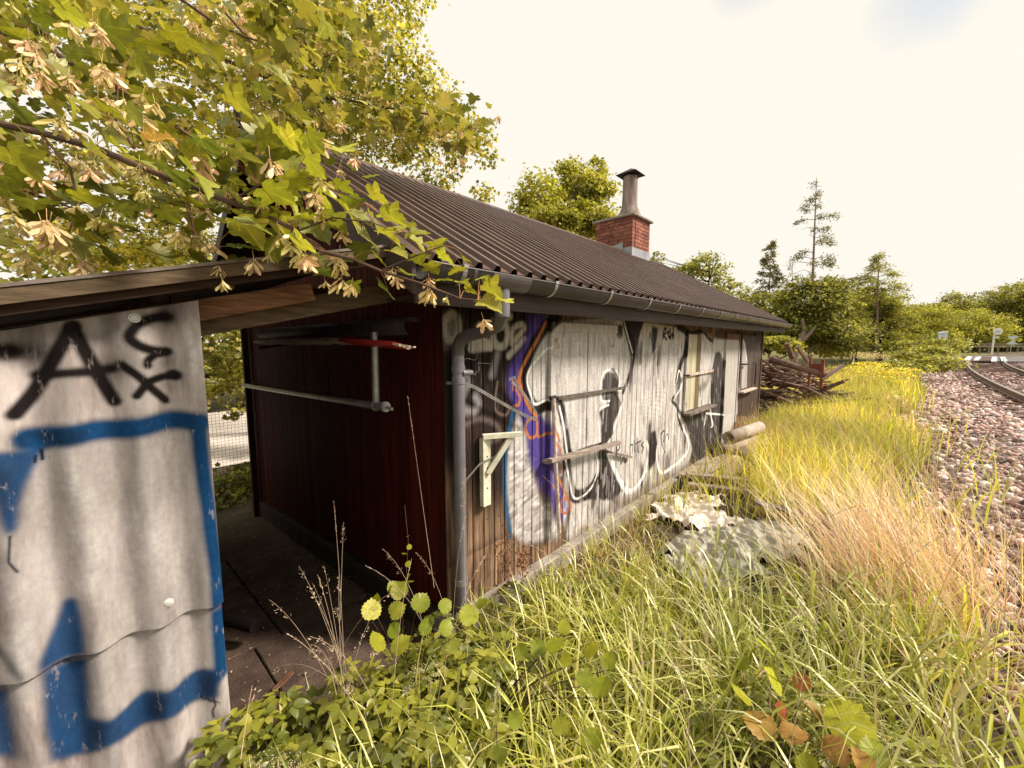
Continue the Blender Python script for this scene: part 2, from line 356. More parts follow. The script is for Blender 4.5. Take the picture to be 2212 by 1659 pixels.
# dark ground at the left end, fading into bare wood below
P.poly([(-.1, 2.4), (1.0, 2.4), (.85, 1.2), (.62, .9), (.5, .75), (.25, .95), (-.1, 1.2)], BLK, .12, .97)
P.poly([(.05, 1.5), (.6, 1.3), (.6, .45), (.35, .7), (.1, .9)], (.03, .018, .015), .2, .75)
# grey lettering O U R above the down pipe
for q, w_ in ((a((150, 330), (125, 250), (165, 190), (205, 205), (215, 270), (190, 330), (150, 330)), .05),
              (a((300, 330), (340, 340), (395, 360)), .075), (a((285, 380), (390, 368)), .05), (a((330, 250), (290, 310), (285, 375)), .045),
              (a((410, 230), (405, 310), (425, 360), (465, 360), (485, 300), (470, 220), (500, 200)), .055),
              (a((510, 350), (515, 270), (560, 245), (575, 265), (550, 300), (515, 340)), .045), (a((575, 325), (490, 418)), .05)):
    P.stroke(q, w_, (.50, .45, .40), .028, .9)
P.poly(a((120, 190), (230, 190), (225, 300), (140, 390), (120, 380)), (.30, .25, .21), .05, .55)
for q in (a((255, 520), (270, 560), (240, 620), (230, 690), (270, 720)), a((430, 410), (415, 460), (400, 520)), a((310, 640), (325, 680), (300, 720))):
    P.stroke(q, .05, (.42, .40, .40), .06, .6)
P.stroke(a((240, 800), (330, 760), (420, 790), (440, 860), (350, 900)), .03, (.16, .12, .11), .05, .8)
# big silver body
P.poly(a((700, 235), (640, 320), (590, 520), (620, 690), (700, 800), (760, 1000), (830, 1240), (800, 1400))+[(1.35, .10), (5.6, .10)]+b((930, 880), (960, 500), (940, 330), (760, 330), (730, 380), (680, 300), (560, 290), (480, 250), (240, 210), (0, 180)), SIL, .03, .97)
# pale patch between cyan line and purple
P.poly(a((545, 700), (590, 860), (600, 970), (650, 1150), (720, 1290), (780, 1330), (760, 1410), (620, 1440), (560, 1450), (505, 1380), (478, 1200), (482, 1000), (505, 850)), (.58, .54, .53), .05, .95)
rr = random.Random(3)
for i in range(150):
    x = 490+rr.random()*270; y = 930+rr.random()*470
    if x < 700-.25*(y-930)*0+60:
        p = yz(*A_(x, y)); P.stroke([p, (p[0]+.03+.04*rr.random(), p[1]+.02*rr.random())], .022, rr.choice([WHT, (.12, .10, .10), GRY]), .03, .55, False)
# purple band with orange line
P.poly(a((600, 180), (690, 180), (700, 235), (640, 320), (600, 420), (560, 520), (590, 620), (650, 720), (700, 780), (742, 860), (757, 960), (770, 1100), (828, 1240), (795, 1320), (745, 1315), (720, 1235), (650, 1120), (600, 985), (588, 850), (545, 720), (500, 640), (480, 560), (500, 460), (560, 380), (600, 280)), PUR, .05, .96)
P.stroke(a((520, 700), (492, 830), (472, 960), (468, 1100), (478, 1230), (500, 1400)), .04, BLU, .03, .95)
P.stroke(a((430, 560), (415, 700), (470, 740), (500, 700)), .018, (.20, .14, .11), .02, .7)
# black outline and white inline of the first letter
P.stroke(a((760, 190), (690, 260), (630, 350), (585, 460), (572, 560), (600, 650), (640, 700), (700, 680), (740, 670), (765, 720), (780, 820), (800, 960)), .105, BLK, .03, .96)
P.stroke(a((800, 960), (815, 1090), (850, 1180), (930, 1150), (985, 1050), (985, 980)), .13, BLK, .03, .96)
P.stroke(a((705, 370), (640, 440), (600, 500), (592, 560), (615, 640), (633, 680), (705, 650)), .022, WHT, .012)
P.stroke(a((750, 690), (775, 800), (790, 920), (818, 1080), (852, 1195), (935, 1140), (975, 1040), (965, 940)), .022, WHT, .012)
# black figure in the middle
P.poly(c((372, 330), (372, 225), (395, 195), (440, 200), (457, 240), (452, 300), (475, 345), (440, 430), (408, 520), (405, 590), (435, 650), (480, 750), (430, 800), (330, 795), (260, 800), (330, 765), (368, 660), (357, 560), (368, 430), (356, 380), (405, 345)), BLK, .018, .95)
P.stroke(c((405, 330), (366, 325), (368, 230), (395, 188), (450, 195), (465, 250), (458, 280), (500, 275)), .022, WHT, .012)
P.stroke(c((400, 350), (355, 378), (358, 470), (362, 560)), .02, WHT, .012)
P.stroke(c((478, 345), (445, 440), (412, 530), (412, 590), (460, 690), (515, 750), (560, 715), (600, 640)), .035, WHT, .014)
P.poly(c((345, 545), (410, 500), (402, 560), (360, 570)), GRY, .02, .6)
# black shapes along the top
P.stroke(c((500, -10), (530, 60), (532, 130), (505, 230), (480, 290)), .06, BLK, .02, .95)
P.poly(c((445, -25), (480, -25), (478, 30), (462, 45), (450, 20)), BLK, .02, .9)
P.poly(b((88, 180), (262, 185), (225, 290), (180, 470), (150, 460), (115, 290)), BLK, .02, .96)
P.stroke(b((92, 190), (125, 330), (160, 430), (155, 560), (120, 680)), .03, (.09, .07, .06), .02, .8)
P.stroke(b((100, 190), (135, 320), (168, 440)), .018, WHT, .012, .9)
P.poly(b((312, 245), (352, 260), (345, 340), (325, 450), (312, 440), (303, 340)), BLK, .025, .92)
P.stroke(b((296, 300), (296, 325)), .03, BLK, .012)
for q in (b((388, 340), (395, 280), (412, 262), (405, 300), (390, 310), (415, 345)), b((418, 300), (432, 285), (428, 320), (440, 330)), b((442, 270), (440, 340), (455, 300), (462, 335), (465, 255)), b((466, 310), (468, 318))):
    P.stroke(q, .032, BLK, .012)
P.stroke(b((290, 560), (320, 450), (370, 390)), .02, WHT, .02, .7)
for i in range(60):
    x = 200+rr.random()*330; y = 300+rr.random()*800; p = yz(*B_(x, y)); P.stroke([p, (p[0]+.01, p[1]-.05-.1*rr.random())], .02+.03*rr.random(), rr.choice([(.33, .29, .27), WHT, (.18, .15, .14)]), .03, .45, False)
for i in range(7):
    q = [yz(*B_(230+i*6+40*k, 900-i*25-14*k*(1+.2*i)+6*k*k)) for k in range(5)]; P.stroke(q, .014, WHT, .03, .35)
for i in range(1500):                                  # brushed shading, dark streaks and dirt down the silver
    y = 1.05+rr.random()*4.5; z = .12+rr.random()*1.95; low = max(0, 1-z/.9)
    if z > .95 and rr.random() < .55: continue
    P.stroke([(y, z), (y+rr.uniform(-.02, .02), z-.05-.22*rr.random())], .012+.045*rr.random()**2, rr.choice([(.16, .13, .12), (.28, .25, .24), (.07, .05, .05), (.86, .84, .82), (.86, .84, .82)]), .03, (.16+.22*rr.random())*(1+.9*low), False)
for y, z, w_, l_ in ((2.05, 1.5, .10, .5), (2.4, 1.75, .14, .3), (2.75, .5, .2, .3), (3.2, .55, .16, .35), (3.55, .5, .16, .3), (3.75, 1.7, .10, .5), (2.6, 1.9, .12, .22), (4.1, .7, .2, .3), (5.2, 1.3, .16, .6), (1.75, .40, .2, .12), (2.2, .35, .14, .15), (3.05, 1.85, .10, .3), (2.95, .95, .08, .5)):
    for k in range(7): yy = y+rr.gauss(0, w_*.35); zz = z+rr.gauss(0, .06); P.stroke([(yy, zz), (yy+rr.uniform(-.03, .03), zz-l_*(.5+.6*rr.random()))], .03+.04*rr.random(), (.06, .045, .04), .05, .45, False)
P.poly(b((180, 185), (300, 190), (300, 215), (190, 230)), BLK, .03, .8)
P.stroke(b((0, 560), (40, 580), (62, 640), (55, 700)), .03, BLK, .02, .8)
# scribbled tag
for q in (b((60, 1090), (75, 1130), (55, 1150), (50, 1110)), b((150, 1190), (150, 1120), (170, 1110), (165, 1170)), b((180, 1080), (185, 1160)), b((205, 1060), (205, 1150), (215, 1160)), b((190, 1100), (228, 1080)), b((250, 1090), (230, 1110), (250, 1130), (235, 1160)), b((80, 1190), (85, 1250), (105, 1190), (115, 1240), (130, 1180)),
          b((370, 1030), (400, 1010), (390, 1090), (420, 1030), (430, 1070)), b((395, 1000), (372, 1060), (405, 1170))):
    P.stroke(q, .016, BLK, .01)
# lower drops
P.stroke(b((5, 1180), (60, 1340), (140, 1450), (240, 1350), (285, 1180), (270, 1090)), .055, WHT, .02, .85)
P.poly(b((285, 1300), (282, 1180), (302, 1010), (335, 1005), (350, 1120), (338, 1200), (330, 1240)), BLK, .025, .95)
P.stroke(b((350, 1120), (345, 1200), (375, 1310), (470, 1260), (560, 1170), (575, 1090), (540, 990), (510, 920), (480, 850)), .05, WHT, .02, .85)
P.poly(b((600, 1140), (590, 1080), (560, 970), (520, 900), (490, 860), (480, 830), (540, 880), (730, 850), (720, 700), (735, 600), (770, 440), (805, 430), (830, 500), (820, 900))+[(5.6, .10), (4.25, .10)], BLK, .03, .9)
P.stroke([(1.9, .2), (3.0, .17), (4.4, .15)], .12, (.12, .09, .08), .14, .6)
P.stroke(b((500, 250), (560, 300), (545, 440), (512, 540), (490, 640)), .10, BLK, .03, .93)
P.stroke(b((470, 760), (455, 790), (490, 830), (495, 900), (530, 1000)), .05, BLK, .02, .9)
P.stroke(b((478, 765), (520, 690), (528, 640), (505, 570), (488, 655)), .025, WHT, .014)
P.stroke(b((560, 285), (610, 300), (660, 282), (700, 330), (740, 360)), .06, BLK, .02, .9)
P.poly(b((560, 285), (660, 282), (650, 315), (580, 318)), BLK, .02, .9)
P.poly(b((700, 290), (775, 290), (760, 350), (742, 358)), (.25, .12, .07), .03, .9)
P.stroke(b((735, 620), (728, 760), (745, 960)), .035, WHT, .015, .9)
P.stroke(b((640, 700), (690, 660), (715, 590)), .12, (.16, .13, .11), .08, .7)
for i in range(70):
    x = 590+rr.random()*230; y = 440+rr.random()*650; p = yz(*B_(x, y)); P.stroke([p, (p[0]+.02, p[1]-.05-.08*rr.random())], .03+.03*rr.random(), rr.choice([(.30, .27, .25), (.45, .42, .40), BLK]), .04, .5, False)
for q in (b((700, 870), (692, 960)), b((700, 880), (830, 890)), b((735, 890), (752, 960), (740, 980))): P.stroke(q, .03, WHT, .012)
P.poly(b((745, 470), (770, 350), (835, 350), (830, 470), (800, 430), (770, 410)), SIL, .03, .9)
# right end: dark boards, the pale door and the small pale spike
P.poly(b((770, 285), (1112, 285), (1112, 720), (1040, 900), (930, 900), (930, 350), (850, 345), (770, 340)), (.075, .052, .045), .03, .9)
P.poly(b((845, 355), (925, 355), (925, 860), (815, 900), (820, 600)), (.52, .48, .44), .03, .93)
P.poly(b((955, 345), (975, 370), (990, 500), (985, 690), (945, 700)), (.50, .46, .42), .03, .9)
P.stroke(b((960, 350), (985, 500)), .03, WHT, .015)
P.stroke(b((845, 320), (930, 325)), .10, (.20, .09, .05), .05, .9)
for i in range(14): x = 1040+4*i; P.stroke(b((x, 350+rr.random()*60), (x+15, 440+rr.random()*60)), .03, (.22, .19, .18), .04, .6)
# purple letters in orange over the band
P.stroke(a((690, 235), (650, 320), (600, 410), (560, 490), (548, 540), (556, 590), (580, 650), (610, 710), (640, 742)), .032, ORG, .014)
P.stroke(a((540, 560), (520, 552), (515, 600)), .02, ORG, .012); P.stroke(a((520, 690), (545, 680), (550, 640), (530, 600)), .022, ORG, .014)
P.stroke(a((640, 760), (600, 765), (582, 810), (605, 862), (640, 845), (645, 775), (650, 855), (700, 835), (735, 830), (752, 880)), .024, ORG, .012)
P.stroke(a((735, 890), (755, 930), (740, 1010), (760, 1080), (800, 1170), (825, 1235), (795, 1275), (770, 1250), (780, 1200), (805, 1195)), .024, ORG, .012)
P.stroke(a((745, 1040), (760, 1100), (745, 1140), (730, 1120)), .018, ORG, .012)
P.stroke(a((755, 930), (775, 1050)), .035, (.35, .16, .10), .03, .8)
# fading at the foot of the wall: bare wood where the boards stay wet
P.a *= np.clip((P.Z-.08+.04*np.sin(P.Y*7)+.03*np.sin(P.Y*23))/.12, .3, 1)
IM = P.image('wall_spray_paint'); painted(M['wood_front'], P, IM, wear=.55, wscale=(20, 46, 2.6), thr=(.33, .44))
M['wood_shutter'] = mat('shutter_boards', (.50, .44, .36), .7, col2=(.12, .08, .06), scale=1.0, stretch=(30, 34, 2.2), bump=.4, rv=.12)
painted(M['wood_shutter'], P, IM, wear=.35, wscale=(20, 50, 3), thr=(.33, .42))

# ---------------------------------------------------------------- ground
def grid(x0, x1, y0, y1, nx, ny, zf, name, m):
    xs = np.linspace(x0, x1, nx); ys = y0+(y1-y0)*np.linspace(0, 1, ny)**(1.7 if ny > 150 else 1); X, Y = np.meshgrid(xs, ys)
    V = np.stack([X, Y, zf(X, Y)], -1).reshape(-1, 3); i = np.arange(nx*ny).reshape(ny, nx)
    F = np.stack([i[:-1, :-1], i[:-1, 1:], i[1:, 1:], i[1:, :-1]], -1).reshape(-1, 4)
    o = link(name, npmesh(name, V, F, m, smooth=True)); return o
def soil():
    m = mat('soil_and_ballast', (.10, .075, .045), .95, col2=(.05, .038, .026), scale=3, bump=.6, bscale=25); t = m.node_tree; n = t.nodes; l = t.links
    p = n['Principled BSDF']; base = p.inputs['Base Color'].links[0].from_socket
    g = n.new('ShaderNodeNewGeometry'); sx = n.new('ShaderNodeSeparateXYZ'); l.new(g.outputs['Position'], sx.inputs[0])
    q = n.new('ShaderNodeMath'); q.operation = 'SUBTRACT'; q.inputs[1].default_value = 12; l.new(sx.outputs['Y'], q.inputs[0])
    q1 = n.new('ShaderNodeMath'); q1.operation = 'MAXIMUM'; q1.inputs[1].default_value = 0; l.new(q.outputs[0], q1.inputs[0])
    q2 = n.new('ShaderNodeMath'); q2.operation = 'POWER'; q2.inputs[1].default_value = 2; l.new(q1.outputs[0], q2.inputs[0])
    q3 = n.new('ShaderNodeMath'); q3.operation = 'MULTIPLY_ADD'; q3.inputs[1].default_value = -1/430; l.new(q2.outputs[0], q3.inputs[0]); l.new(sx.outputs['X'], q3.inputs[2])
    w1 = n.new('ShaderNodeTexNoise'); w1.inputs['Scale'].default_value = 2.5; l.new(g.outputs['Position'], w1.inputs[0])
    q4 = n.new('ShaderNodeMath'); q4.operation = 'ADD'; l.new(q3.outputs[0], q4.inputs[0]); l.new(w1.outputs[0], q4.inputs[1])
    e1 = n.new('ShaderNodeMapRange'); e1.inputs[1].default_value = 2.9; e1.inputs[2].default_value = 3.1; l.new(q4.outputs[0], e1.inputs[0])
    e2 = n.new('ShaderNodeMapRange'); e2.inputs[1].default_value = 8.4; e2.inputs[2].default_value = 8.9; e2.inputs[3].default_value = 1; e2.inputs[4].default_value = 0; l.new(q4.outputs[0], e2.inputs[0])
    mu = n.new('ShaderNodeMath'); mu.operation = 'MULTIPLY'; l.new(e1.outputs[0], mu.inputs[0]); l.new(e2.outputs[0], mu.inputs[1])
    vo = n.new('ShaderNodeTexVoronoi'); vo.inputs['Scale'].default_value = 16; l.new(g.outputs['Position'], vo.inputs[0])
    rp = n.new('ShaderNodeValToRGB'); rp.color_ramp.elements[0].color = (.16, .10, .085, 1); rp.color_ramp.elements[1].color = (.48, .38, .33, 1)
    sp = n.new('ShaderNodeSeparateColor'); l.new(vo.outputs['Color'], sp.inputs[0]); l.new(sp.outputs[0], rp.inputs[0])
    gd = n.new('ShaderNodeMapRange'); gd.inputs[1].default_value = .0; gd.inputs[2].default_value = .5; gd.inputs[3].default_value = 1.05; gd.inputs[4].default_value = .35; l.new(vo.outputs['Distance'], gd.inputs[0])
    hv = n.new('ShaderNodeHueSaturation'); l.new(rp.outputs[0], hv.inputs['Color']); l.new(gd.outputs[0], hv.inputs['Value'])
    mx = n.new('ShaderNodeMix'); mx.data_type = 'RGBA'; l.new(mu.outputs[0], mx.inputs[0]); l.new(base, mx.inputs[6]); l.new(hv.outputs[0], mx.inputs[7]); l.new(mx.outputs[2], p.inputs['Base Color'])
    return m
M['soil'] = soil()
def zf(X, Y):
    z = gza(X, Y); n = .02*np.sin(X*5.1+Y*2.3)*np.sin(Y*3.7)+.015*np.sin(X*11+Y*7)
    return z+np.where((X < .05) & (X > -7) & (Y > -3) & (Y < 9), -.03, n)
tag(grid(-30, 12, -8, 60, 190, 240, zf, 'ground', M['soil']), kind='structure')
M['field'] = mat('far_field', (.16, .15, .05), .95, col2=(.09, .085, .03), scale=1.5)
tag(grid(-700, 700, -700, 700, 30, 30, lambda X, Y: np.where((X > -31) & (X < 20) & (Y > -30) & (Y < 70), -1.5, -.78)+np.clip((Y-60)/12, 0, 1)*1.18, 'far_field', M['field']), kind='structure')

# ---------------------------------------------------------------- the shed
LEN, DEP, EZ, EX, RZ, RX = 8.30, 4.75, 2.33, .35, 3.87, -2.375
def roofz(x): return EZ+(EX-x)*(RZ-EZ)/(EX-RX) if x >= RX else RZ-(RX-x)*(RZ-EZ)/(EX-RX)
shed = empty('shed', (0, 0, 0), 'long low wooden shed with graffiti boards, brown ribbed roof and brick chimney', 'shed')
# backing behind the boards, solid walls so that the joints show dark
mb = MB()
mb.box(-.10, -.026, .03, LEN-.03, .15, 2.34); mb.box(-DEP+.026, -DEP+.1, .03, LEN-.03, -.4, 2.34)
for y0 in (.026, LEN-.1):
    z0 = -.55
    mb.add([(-DEP+.03, y0, z0), (-.03, y0, z0), (-.03, y0, roofz(-.03)-.06), (RX, y0, RZ-.07), (-DEP+.03, y0, roofz(-DEP+.03)-.06)]+[(-DEP+.03, y0+.07, z0), (-.03, y0+.07, z0), (-.03, y0+.07, roofz(-.03)-.06), (RX, y0+.07, RZ-.07), (-DEP+.03, y0+.07, roofz(-DEP+.03)-.06)],
           [(0, 1, 2, 3, 4), (9, 8, 7, 6, 5), (0, 5, 6, 1), (1, 6, 7, 2), (2, 7, 8, 3), (3, 8, 9, 4), (4, 9, 5, 0)])
mb.build('wall_core', M['void'], shed)
def board_mesh(name, w, h, m, t=.02):
    k = MB(); e = .004
    k.prism([(-t, -w/2), (-t, w/2), (-e, w/2), (0, w/2-e), (0, -w/2+e), (-e, -w/2)], 0, h); return k.mesh(name, m)
bm_ = board_mesh('wall_board', .0955, 2.02, M['wood_front'])
nb = 81; pit = LEN/nb
for i in range(nb):
    link('board', bm_, shed, (-.002+rnd.uniform(-.0022, .0022), (i+.5)*pit, .15+rnd.uniform(-.004, .002)))
bm_far = board_mesh('back_board', .4, 2.6, M['wood_front'])
mb = MB(); mb.box(-DEP-.02, -DEP, 0, LEN, -.55, 2.3); mb.build('back_wall', M['wood_red'], shed)
mb = MB(); mb.box(-DEP, 0, LEN+.001, LEN+.02, -.3, 2.3); mb.build('end_wall', M['wood_front'], shed)
# red gable boards facing the camera; each is cut to the roof slope
nr_ = 46; pr_ = DEP/nr_
for i in range(nr_):
    xa = -(i+1)*pr_+.002; xb = -i*pr_-.002; zb = .115*(xa+xb)/2+.20
    if i == 0: zb = .10
    k = MB(); t = .02; y = -.002+rnd.uniform(-.002, .002)
    za, zc = roofz(xa)-.05, roofz(xb)-.05
    k.add([(xa, y, zb), (xb, y, zb), (xb, y, zc), (xa, y, za), (xa+.003, y-t, zb), (xb-.003, y-t, zb), (xb-.003, y-t, zc), (xa+.003, y-t, za)],
          [(0, 3, 2, 1)[::-1], (4, 5, 6, 7), (0, 1, 5, 4), (1, 2, 6, 5), (2, 3, 7, 6), (3, 0, 4, 7)])
    wmesh(k, 'gable_board', M['wood_red'], shed)
mb = MB(); mb.box(-.001, .018, -.024, .045, .12, 2.2); mb.build('corner_board', M['wood_front'], shed, bevel=.003)
mb = MB(); mb.box(-.03, .016, LEN-.03, LEN+.05, .12, 2.2); mb.build('corner_board', M['wood_front'], shed, bevel=.003)
# concrete plinth
mb = MB(); mb.box(-.12, .075, -.06, LEN+.05, -.25, .145); mb.build('plinth', M['concrete'], shed, bevel=.01); mb = MB()
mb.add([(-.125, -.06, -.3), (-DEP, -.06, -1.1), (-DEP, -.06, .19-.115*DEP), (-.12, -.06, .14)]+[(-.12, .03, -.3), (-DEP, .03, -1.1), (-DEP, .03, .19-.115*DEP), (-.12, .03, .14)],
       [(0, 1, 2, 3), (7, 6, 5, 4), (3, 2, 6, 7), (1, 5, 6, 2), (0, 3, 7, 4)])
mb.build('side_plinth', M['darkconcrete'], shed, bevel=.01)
# ribbed roof sheets
def ribbed(x0, z0, x1, z1, ya, yb, pitch=.134, hgt=.030, thick=.004):
    k = MB(); prof = []; y = ya
    while y < yb-1e-6:
        for dy, dz in ((0, 0), (.072, 0), (.084, hgt), (.114, hgt), (.128, 0)): prof.append((y+dy, dz))
        y += pitch
    prof.append((y, 0)); d = Vector((x1-x0, 0, z1-z0)); nrm = Vector((-(z1-z0), 0, x1-x0)).normalized()
    if nrm.z < 0: nrm = -nrm
    seg = 3; vs = []
    for lay in (0, 1):
        for s_ in range(seg+1):
            q = Vector((x0, 0, z0))+d*(s_/seg)
            for (py, pz) in prof:
                vs.append((q.x+nrm.x*(pz-lay*thick), py, q.z+nrm.z*(pz-lay*thick)))
    n = len(prof); fs = []
    for lay in (0, 1):
        for s_ in range(seg):
            for j in range(n-1):
                o = lay*(seg+1)*n; q = (o+s_*n+j, o+s_*n+j+1, o+(s_+1)*n+j+1, o+(s_+1)*n+j); fs.append(q if lay == 0 else q[::-1])
    o2 = (seg+1)*n
    for j in range(n-1): fs.append((j, j+1, o2+j+1, o2+j)[::-1]); fs.append((seg*n+j, seg*n+j+1, o2+seg*n+j+1, o2+seg*n+j))
    k.add(vs, fs); return k
Y0R, Y1R = -.42, LEN+.38; sw = .134*8; ns = int((Y1R-Y0R)/sw+.999)
for i in range(ns):
    yb = min(Y0R+(i+1)*sw, Y1R)
    k = ribbed(EX+.02, EZ, RX+.02, RZ, Y0R+i*sw, yb, thick=.004); o = wmesh(k, 'roof_sheet', M['roof'], shed)
k = ribbed(RX-(EX-RX)-.02, EZ, RX-.02, RZ, Y0R, Y1R); wmesh(k, 'rear_roof_sheet', M['roof'], shed)
mb = MB()
mb.add([(RX+.16, Y0R-.02, RZ-.058), (RX+.16, Y1R, RZ-.058), (RX, Y1R, RZ+.050), (RX, Y0R-.02, RZ+.050), (RX-.16, Y1R, RZ-.058), (RX-.16, Y0R-.02, RZ-.058)], [(0, 1, 2, 3), (3, 2, 4, 5)])
o = mb.build('ridge_cap', M['roof'], shed); md = o.modifiers.new('s', 'SOLIDIFY'); md.thickness = .006
# under-roof deck, soffit, fascia, bargeboards
mb = MB(); sl_ = (RZ-EZ)/(EX-RX)
for xa, xb in ((EX-.03, RX), (RX-(EX-RX)+.03, RX)):
    za, zb = roofz(xa), roofz(xb)
    for q in (0,): mb.add([(xa, Y0R+.02, za-.03), (xb, Y0R+.02, zb-.03), (xb, Y1R-.02, zb-.03), (xa, Y1R-.02, za-.03), (xa, Y0R+.02, za-.05), (xb, Y0R+.02, zb-.05), (xb, Y1R-.02, zb-.05), (xa, Y1R-.02, za-.05)],
        [(0, 1, 2, 3), (7, 6, 5, 4), (0, 4, 5, 1), (1, 5, 6, 2), (2, 6, 7, 3), (3, 7, 4, 0)])
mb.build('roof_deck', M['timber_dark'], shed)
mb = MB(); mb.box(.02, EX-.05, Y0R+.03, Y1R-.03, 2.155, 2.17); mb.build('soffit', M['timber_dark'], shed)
mb = MB(); mb.box(EX-.05, EX-.025, Y0R+.01, Y1R-.01, 2.125, 2.265); mb.build('fascia', M['fascia'], shed, bevel=.003)
for sx, nm in ((1, 'near'), (-1, 'far')):
    for xe in (EX-.02, RX-(EX-RX)+.02):
        mb = MB(); y = Y0R-.012 if sx > 0 else Y1R+.002
        z0, z1 = roofz(xe)-.005, RZ-.005
        mb.add([(xe, y, z0-.17), (RX, y, z1-.17), (RX, y, z1), (xe, y, z0), (xe, y+.022, z0-.17), (RX, y+.022, z1-.17), (RX, y+.022, z1), (xe, y+.022, z0)],
               [(0, 1, 2, 3), (7, 6, 5, 4), (0, 4, 5, 1), (1, 5, 6, 2), (2, 6, 7, 3), (3, 7, 4, 0)])
        mb.build('bargeboard', M['fascia'], shed)
# gutter (half round) with brackets and down pipe
GX, GZc, GR = .385, 2.298, .072
mb = MB(); n = 12; vs = []; ys = [Y0R, Y1R]
for y in ys:
    for r_ in (GR, GR-.004):
        for j in range(n+1):
            t = pi+pi*j/n; vs.append((GX+r_*cos(t), y, GZc+r_*sin(t)))
m_ = n+1; fs = []
for j in range(n):
    fs.append((j, j+1, 2*m_+j+1, 2*m_+j)[::-1]); fs.append((m_+j, m_+j+1, 3*m_+j+1, 3*m_+j)); fs.append((j, j+1, m_+j+1, m_+j)); fs.append((2*m_+j, 2*m_+j+1, 3*m_+j+1, 3*m_+j)[::-1])
mb.add(vs, fs, True); mb.tube([(GX+GR, Y0R, GZc), (GX+GR, Y1R, GZc)], .006, 6)
gut = mb.build('gutter', M['gutter'], shed)
for yc in (.27, .40):                                   # sleeve of the outlet
    mb = MB(); mb.tube([(0, 0, 0), (0, .0, .001)], .01, 4)
mb = MB()
pts = [Vector((GX+(GR+.004)*cos(pi+pi*j/14), 0, GZc+(GR+.004)*sin(pi+pi*j/14))) for j in range(15)]
for y in (-.15, .12):
    for j in range(14): mb.beam(pts[j]+Vector((0, y, 0)), pts[j+1]+Vector((0, y, 0)), .30 if y > 0 else .02, .005, up=(pts[j]-Vector((GX, 0, GZc))).normalized())
mb.build('gutter_sleeve', M['gutter'], gut)
mb = MB(); pts = [Vector(((GR+.007)*cos(pi+pi*j/12), 0, (GR+.007)*sin(pi+pi*j/12))) for j in range(13)]
for j in range(12): mb.beam(pts[j], pts[j+1], .026, .004, up=pts[j].normalized())
mb.box(-GR-.012, -GR-.004, -.012, .012, -.1, .02); mb.box(GR-.004, GR+.014, -.014, .014, -.004, .012)
brk = mb.mesh('gutter_bracket', M['strap'])
y = -.22
while y < Y1R: link('gutter_bracket', brk, shed, (GX, y, GZc)); y += .66 if y > 0 else .72
# down pipe with swan neck
px, py = .075, .035
mb = MB(); mb.tube([(px, py, .0), (px, py, 1.88)], .0375, 20); dp = mb.build('down_pipe', M['pipe'], shed)
mb = MB(); mb.tube([(px, py, 1.86), (px, py, 1.91), (px+.025, py+.005, 1.955), (px+.09, py+.02, 1.985), (GX-.10, .09, 2.01), (GX-.03, .10, 2.035), (GX, .105, 2.10)], .0395, 20); mb.build('pipe_elbow', M['gutter'], dp)
mb = MB(); mb.tube([(GX, .105, 2.08), (GX, .105, 2.275)], .043, 20); mb.build('gutter_outlet', M['pipe'], dp)
for z in (1.77, 1.70, .40): 
    mb = MB(); mb.tube([(px, py, z-.012), (px, py, z+.028)], .042, 20); mb.build('pipe_clip', M['pipe'] if z > 1 else M['strap'], dp)
mb = MB(); mb.tube([(px+.035, py+.01, 1.755), (px+.05, py+.06, 1.755), (0, py+.09, 1.755)], .016, 8); mb.tube([(px-.04, py-.02, 1.69), (0, py-.05, 1.69)], .012, 6); mb.build('pipe_bracket', M['pipe'], dp)

# chimney: bricks laid one by one round a mortar core
CX0, CX1, CY0, CY1, CZ0, CZ1 = -3.0, -2.10, 6.45, 7.25, 3.45, 4.56
chim = empty('chimney', (0, 0, 0)); chim.parent = shed
mb = MB(); mb.box(CX0+.012, CX1-.012, CY0+.012, CY1-.012, CZ0, CZ1); mb.build('mortar_core', M['mortar'], chim)
bk = {}
def brick(w, d, x, y, z):
    key = (round(w, 3), round(d, 3))
    if key not in bk:
        k = MB(); k.box(-w/2, w/2, -d/2, d/2, 0, .062); bk[key] = k.mesh('brick', M['brick'])
    o = link('brick', bk[key], chim, (x+rnd.uniform(-.003, .003), y+rnd.uniform(-.003, .003), z)); o.rotation_euler = (0, 0, rnd.uniform(-.012, .012))
nc = int((CZ1-3.74)/.0745)
for r_ in range(nc+1):
    z = CZ1-.066-r_*.0745; odd = r_ % 2; Bl, Bw = .228, .108
    def run(a0, a1, horizontal, c):
        a_ = a0; first = True; q = []
        while a_ < a1-.03:
            l_ = min(Bl if not (first and odd) else Bl*.5, a1-a_)
            if l_ > .03: q.append((a_+l_/2, l_-.011))
            a_ += l_; first = False
        return q
    for (ctr, l_) in run(CX0, CX1, True, 0): brick(l_, Bw, ctr, CY0+Bw/2-.004, z)
    for (ctr, l_) in run(CY0+Bw+.008, CY1, False, 0): brick(Bw, l_, CX1-Bw/2+.004, ctr, z)
    if r_ < 6:
        for (ctr, l_) in run(CY0+Bw+.008, CY1, False, 0): brick(Bw, l_, CX0+Bw/2-.004, ctr, z)
mb = MB(); mb.box(CX0-.06, CX1+.06, CY0-.06, CY1+.06, CZ1, CZ1+.05); mb.build('coping', M['concrete'], chim, bevel=.012)
fx, fy = -2.36, 6.62+.16
mb = MB(); mb.tube([(fx, fy, CZ1+.05), (fx, fy, CZ1+.09), (fx, fy, CZ1+.27), (fx, fy, CZ1+.30), (fx, fy, CZ1+.92)], [.26, .25, .175, .165, .155], 20); mb.build('flue', M['flue'], chim)
mb = MB(); s_ = .235; zc = CZ1+.955
